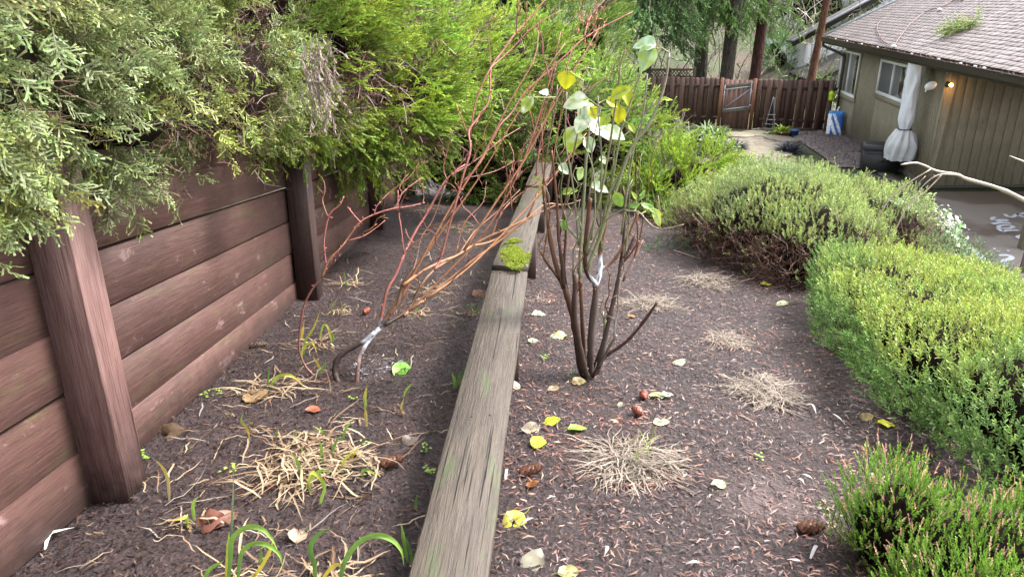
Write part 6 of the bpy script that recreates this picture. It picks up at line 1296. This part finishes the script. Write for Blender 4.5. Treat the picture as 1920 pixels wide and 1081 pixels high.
# wisps of grass-like low plants near the path
def tuft(nm, cat, lab, c, r, n_, L, wd, col, grp, cols2=None, lean=(15, 75)):
    root = thing(nm, c, lab, cat, grp); mb = MB()
    for i in range(n_):
        a_ = R.random() * 6.28; o_ = np.array(c) + [math.cos(a_) * r * .35 * R.random(), math.sin(a_) * r * .35 * R.random(), 0]; el = math.radians(90 - R.uniform(*lean)); P = [o_]; ll = L * R.uniform(.6, 1.2)
        for k in range(4): e = el - 1.3 * (k / 4) ** 1.3; P.append(P[-1] + np.array([math.cos(a_) * math.cos(e), math.sin(a_) * math.cos(e), math.sin(e)]) * ll / 4)
        P = np.array(P); P[:, 2] = np.maximum(P[:, 2], c[2] - .02); V, Q, t = blade_np(P, wd); cc = np.array(col if cols2 is None or R.random() < .6 else cols2) * R.uniform(.6, 1.3); mb.add(V, Q, cc)
    mb.build('blades', M['blade'], root); return root
for px, py, r_, lb in ((1378, 282, .34, 'dark purple mondo grass left of the path'), (1480, 287, .40, 'dark purple mondo grass right of the path'), (1400, 320, .30, 'dark purple mondo grass nearest to the olive shrub'), (1392, 345, .25, 'dark mondo grass half hidden behind the olive shrub')):
    c = onz(px, py, GZ); tuft('mondo_grass', 'mondo grass', lb, c, r_, 260, r_ * 1.15, .022, (.030, .030, .045), 'dark mondo grass clumps by the path', (.075, .08, .11))
tuft('lime_plant', 'plant', 'lime green foliage plant growing in the ochre bowl planter', pc + [0, 0, .15], .3, 90, .26, .04, (.28, .42, .05), None, (.40, .48, .08))
for px, py, s_, lb in ((1325, 250, .5, 'green fern at the foot of the fence left of the gate'), (1345, 258, .42, 'smaller fern beside the gate post'), (1440, 256, .22, 'small grassy weed on the path by the wire trellis')): tuft('fern', 'fern', lb, onz(px, py, GZ), s_, 60, s_ * 1.0, .05, (.12, .20, .06), None, (.2, .28, .1))
tuft('dry_grass', 'dry grass', 'pale dry grass wisps standing against the left fence', onz(1275, 250, GZ), .3, 36, .75, .012, (.30, .25, .22), None, lean=(0, 30))
for px, py, r_, lb in ((1372, 318, .45, 'low grey green shrub left of the nearest mondo grass'), (1345, 290, .5, 'low olive green shrub left of the path'), (1362, 345, .4, 'pale green low shrub between juniper and olive shrub'), (1300, 275, .6, 'green low shrub behind the spreading juniper')):
    c = onz(px, py, GZ); leafy_mound('low_shrub', 'low shrub', lb, [(c + [0, 0, .12], (r_, r_, .28))], 900, .07, (.10, .17, .06), (.17, .24, .09), 'low shrubs left of the path')
# green bough fallen on the roof
pb_ = on_roof(1800, 55); n = 130; t = R.random((n, 1)); pp_ = on_roof(1775, 64) * (1 - t) + on_roof(1842, 43) * t + R.normal(0, .05, (n, 3)) + rn * .06
V, Q, C = spray(TP['coarse'], pp_, np.tile(on_roof(1775, 64) - on_roof(1842, 43), (n, 1)) + R.normal(0, .35, (n, 3)), R.normal(0, 1, (n, 3)), .28, jit((.20, .26, .09), n), jit((.42, .50, .20), n), (.2, .15, .08)); tag(link('fallen_bough', mesh_np('fallen_bough', V, Q, C), M['leaf']), 'pale green conifer bough fallen on the house roof', 'bough')

# ================================================================== TREES BEHIND THE FENCE
def trunk_mesh(mb, base, top, r0, r1, sides=18, seed=0, C=None):
    P = catmull([base, (np.array(base) + top) / 2 + R.normal(0, .04, 3) * [1, 1, 0], top], 14); n = len(P); V, Q, T = tube(P, np.linspace(r0, r1, n), sides)
    c = np.repeat(P, sides, 0); d = V[:n * sides] - c; k = fbm(np.stack([np.arctan2(d[:, 1], d[:, 0]) * 3.2, V[:n * sides, 2] * .9, np.full(len(d), seed)], 1), seed, 3); V[:n * sides] = c + d * (.86 + .3 * k)[:, None]
    mb.add(V, Q, C, T)
def drooping_conifer(lab, px, y, wpx, limbs, bark, cb, ct, nstr, zrange, size=.5, lean=0, grp='conifers behind the fence', azr=(0, 6.28), lens=(1.6, 3.2), top=11, droopy=1.0):
    g = at(px, 150, y); g[2] = float(terr(g[0], g[1])) - .2; r = wpx / 2 * y / F * 1.02; root = thing('conifer_tree', g, lab, 'conifer', grp)
    mb = MB(); trunk_mesh(mb, g, g + [lean, 0, top], r * 1.08, r * .6, 20, int(px)); mb.build('trunk', bark, root, True)
    mb = MB(); PP, DD, SS = [], [], []
    for i in range(limbs):
        z = R.uniform(*zrange); az = R.uniform(*azr); L = R.uniform(*lens) * (1 - .04 * (z + 1)); a = g + np.array([lean * (z + 2.3) / top, 0, z - g[2]]); d = np.array([math.cos(az), math.sin(az), 0]); P = catmull([a, a + d * L * .4 + [0, 0, .15], a + d * L * .75 - [0, 0, .15 * droopy], a + d * L - [0, 0, .55 * droopy]], 5); add_tube(mb, P, [.032, .02, .008], 5, (.05, .038, .03))
        for j in range(nstr):
            t = R.uniform(.15, 1); k = t * (len(P) - 1); p = P[int(k)] + (P[min(int(k) + 1, len(P) - 1)] - P[int(k)]) * (k % 1); s_ = np.array([-d[1], d[0], 0]) * R.normal(0, .38) * (1.2 - t * .7); PP.append(p + s_ - [0, 0, R.uniform(0, .55) * droopy]); DD.append(d * R.uniform(.2, 1.1) + np.array([R.normal(0, .4), R.normal(0, .4), -.75 * droopy])); SS.append(size * R.uniform(.35, .95))
    mb.build('limbs', M['twig'], root); n = len(PP); tone = np.clip(fbm(np.array(PP) * 1.1, 5), 0, 1)[:, None] * 1.1 + .45
    spray_obj('foliage', TP['strand'], np.array(PP), np.array(DD), R.normal(0, 1, (n, 3)), np.array(SS), jit(cb, n, .25) * tone, jit(ct, n, .25) * tone, (.08, .05, .03), M['leaf'], root); return root
CBG, CTG = (.060, .115, .035), (.24, .38, .11)
drooping_conifer('grey barked conifer behind the gate with drooping bright green boughs', 1361, 26.0, 24, 26, M['bark'], CBG, CTG, 58, (1.15, 4.2), .5, lens=(1.4, 2.6))
drooping_conifer('conifer with short visible trunk behind the fence left of the gate', 1313, 27.5, 23, 30, M['bark'], CBG, (.23, .37, .11), 52, (1.0, 4.0), .55, lens=(1.4, 2.8))
drooping_conifer('dark trunked conifer with a curtain of hanging foliage behind the lattice', 1208, 25.5, 25, 30, M['bark'], (.05, .095, .035), (.17, .29, .09), 52, (.7, 3.8), .6, lens=(1.2, 2.6))
drooping_conifer('bare dark red trunk standing right behind the gate post', 1413, 27.0, 19, 8, M['redbark'], CBG, (.12, .22, .07), 60, (3.0, 5.0), .5, .25, lens=(1.2, 2.4))
drooping_conifer('slim rusty trunk leaning before the neighbour house', 1516, 27.5, 13, 8, M['ogbark'], CBG, (.12, .22, .07), 50, (3.2, 6.0), .5, .75, lens=(1.2, 2.2))
# bushy cypress at the top, with an orange dead tuft
cy = at(1075, 60, 14.0); e_ = [(cy + [-.2, .3, -.5], (.75, .7, 1.1)), (cy + [.35, .5, -.3], (.55, .6, 1.1)), (cy + [-.9, .6, .0], (.7, .6, 1.0))]
def conifer_bush(lab, ells, n, size, cb, ct, kind='plume', nm='cypress_shrub', cat='cypress', tuftp=None, grp=None):
    c0 = np.mean([e[0] for e in ells], 0); root = thing(nm, (c0[0], c0[1], float(terr(c0[0], c0[1]))), lab, cat, grp); core_blob(ells, .50, 'shade_core', root, .15, lo=True); P, N_ = [], []
    for i, (c, r) in enumerate(ells): p, nv = ell_pts(c, r, n // len(ells)); k = facing(p, nv, -.4) & ~inside(p, ells, .92, i); P.append(p[k]); N_.append(nv[k])
    P = np.concatenate(P); N_ = np.concatenate(N_); k = fbm(P * 3.5, 77) > .27; P, N_ = P[k], N_[k]; m_ = len(P); tone = (.6 + .9 * fbm(P * 2.2, 6))[:, None]; P = P + R.normal(0, .05, (m_, 3))
    spray_obj('foliage', TP[kind], P, N_ * .7 + np.array([0, 0, .5]) + R.normal(0, .35, (m_, 3)), R.normal(0, 1, (m_, 3)), size * R.uniform(.6, 1.3, m_), jit(cb, m_, .2) * tone, jit(ct, m_, .2) * tone, BROWN, M['leaf'], root)
    mb = MB(); add_tube(mb, [[c0[0], c0[1], float(terr(c0[0], c0[1])) - .1], c0], [.07, .03], 7, (.08, .05, .035)); mb.build('trunk', M['twig'], root)
    if tuftp is not None:
        q = 45; pt = np.array(tuftp) + R.normal(0, 1, (q, 3)) * [.16, .1, .22]; spray_obj('dead_tuft', TP['coarse'], pt, np.array([0, -.4, -.6]) + R.normal(0, .5, (q, 3)), R.normal(0, 1, (q, 3)), .22, jit((.25, .11, .045), q), jit((.46, .24, .11), q), BROWN, M['dead'], root)
    return root
conifer_bush('green yellow cypress with an orange dead tuft behind the juniper row', e_, 2800, .30, (.07, .13, .035), (.25, .36, .07), tuftp=at(1098, 22, 13.2))
conifer_bush('dark green cypress rising behind the juniper row left of the orange tuft', [(at(985, 35, 15.5), (.9, .8, 1.3)), (at(930, 20, 15), (.9, .8, 1.2))], 2200, .34, (.06, .125, .035), (.22, .37, .085))
conifer_bush('light green bushy tree above the neighbour house roof', [(at(1530, 15, 40), (2.6, 1.5, 1.6)), (at(1480, 40, 42), (2.0, 1.5, 1.5)), (at(1600, 5, 41), (3.0, 1.6, 1.8))], 2600, .8, (.05, .10, .03), (.15, .25, .07), 'coarse', 'broad_tree', 'tree', grp='trees on the far slope')
conifer_bush('small fresh green tree beside the neighbour wall', [(at(1464, 112, 33), (.5, .5, .6)), (at(1452, 92, 33.5), (.45, .5, .55))], 500, .45, (.05, .12, .04), (.15, .29, .09), 'coarse', 'broad_tree', 'tree', grp='trees on the far slope')
conifer_bush('leafy green tree mass over the red trunk', [(at(1440, 12, 46), (2.4, 1.4, 1.8)), (at(1385, 0, 47), (2.2, 1.4, 1.6))], 1500, .8, (.05, .09, .035), (.13, .20, .07), 'coarse', 'broad_tree', 'tree', grp='trees on the far slope')

# far wooded slope, brush and undergrowth: reads as one mass
n = 2600; x = R.uniform(-26, 44, n); y = R.uniform(28.5, 66, n); z = terr(x, y); mb = []
P0 = np.stack([x, y, z], 1); h = R.uniform(.6, 3.2, n) * (1 + (y - 28) * .012); ln_ = R.normal(0, .45, (n, 2)); V = []; C = []
cc = jit((.18, .15, .125), n, .5); Ws = R.uniform(.010, .032, n) * (1 + (y - 28) * .03)
segs = 4; prev = None; Vv = []
for k in range(segs + 1):
    t = k / segs; p = P0 + np.stack([ln_[:, 0] * h * t ** 1.6, ln_[:, 1] * h * t, h * t * (1 - .25 * t)], 1); wv = np.stack([Ws * (1 - .7 * t), 0 * Ws, 0 * Ws], 1); Vv.append(p - wv); Vv.append(p + wv)
V = np.stack(Vv, 1); b = (np.arange(n) * 2 * (segs + 1))[:, None]; Q = np.concatenate([b + [2 * k, 2 * k + 1, 2 * k + 3, 2 * k + 2] for k in range(segs)], 0); tag(link('bare_brush', mesh_np('bare_brush', V.reshape(-1, 3), Q, np.repeat(cc, 2 * (segs + 1), 0)), M['twig']), kind='stuff')
# twiggy thickets
n = 4200; x = R.uniform(-24, 42, n); y = R.uniform(28, 62, n); k = fbm(np.stack([x * .22, y * .22, 0 * x], 1), 61) > .40; x, y = x[k], y[k]; n = len(x); z = terr(x, y) + R.uniform(0, 2.6, n) * (.5 + R.random(n)); cc = jit((.21, .17, .14), n, .4); g_ = R.random(n) < .3; cc[g_] = jit((.13, .14, .07), g_.sum(), .3)
V, Q, C = spray(TP['twig'], np.stack([x, y, z], 1), np.array([0, 0, .7]) + R.normal(0, .6, (n, 3)), R.normal(0, 1, (n, 3)), R.uniform(.6, 1.5, n), cc, cc * 1.35, cc * .8); tag(link('thicket', mesh_np('thicket', V, Q, C), M['twig']), kind='stuff')
n = 5200; x = R.uniform(-18, 36, n); y = 27.5 + 30 * R.random(n) ** 1.7; k = fbm(np.stack([x * .3, y * .3, 0 * x], 1), 63) > .47; x, y = x[k], y[k]; n = len(x); hh = R.random(n) ** 1.6 * 2.2; z = terr(x, y) + hh; tone = R.uniform(.5, 1.3, (n, 1))
V, Q, C = spray(TP['coarse'], np.stack([x, y, z], 1), np.array([0, 0, .5]) + R.normal(0, .6, (n, 3)), R.normal(0, 1, (n, 3)), R.uniform(.45, .95, n), jit((.08, .12, .055), n) * tone, jit((.26, .32, .15), n) * tone, (.08, .06, .04)); tag(link('undergrowth', mesh_np('undergrowth', V, Q, C), M['leaf']), kind='stuff')
# distant trunks and crowns closing the view
mb = MB(); PP, SS, TT = [], [], []
for i in range(110):
    x = R.uniform(-38, 60); y = R.uniform(46, 84); z = float(terr(x, y)); r = R.uniform(.12, .32); add_tube(mb, [[x, y, z - .3], [x + R.normal(0, .3), y, z + 16]], [r, r * .5], 6, np.array((.05, .042, .036)) * R.uniform(.6, 1.6))
    for j in range(16): hz = R.uniform(1.0, 15); rr_ = (1 - hz / 19) * R.uniform(.3, 2.8); a_ = R.random() * 6.28; PP.append((x + math.cos(a_) * rr_, y + math.sin(a_) * rr_, z + hz)); TT.append(R.uniform(.5, 1.2))
o_ = mb.build('far_trunks', M['twig']); tag(o_, kind='stuff'); PP = np.array(PP); n = len(PP); TT = np.array(TT)[:, None]
V, Q, C = spray(TP['coarse'], PP, np.array([0, 0, -.5]) + R.normal(0, .6, (n, 3)), R.normal(0, 1, (n, 3)), R.uniform(1.3, 2.8, n), jit((.07, .105, .06), n) * TT, jit((.17, .23, .115), n) * TT, (.05, .04, .03)); tag(link('far_woods', mesh_np('far_woods', V, Q, C), M['leaf']), kind='stuff')
print('TRIS', sum(len(o.data.loops) - 2 * len(o.data.polygons) for o in S.objects if o.type == 'MESH'))
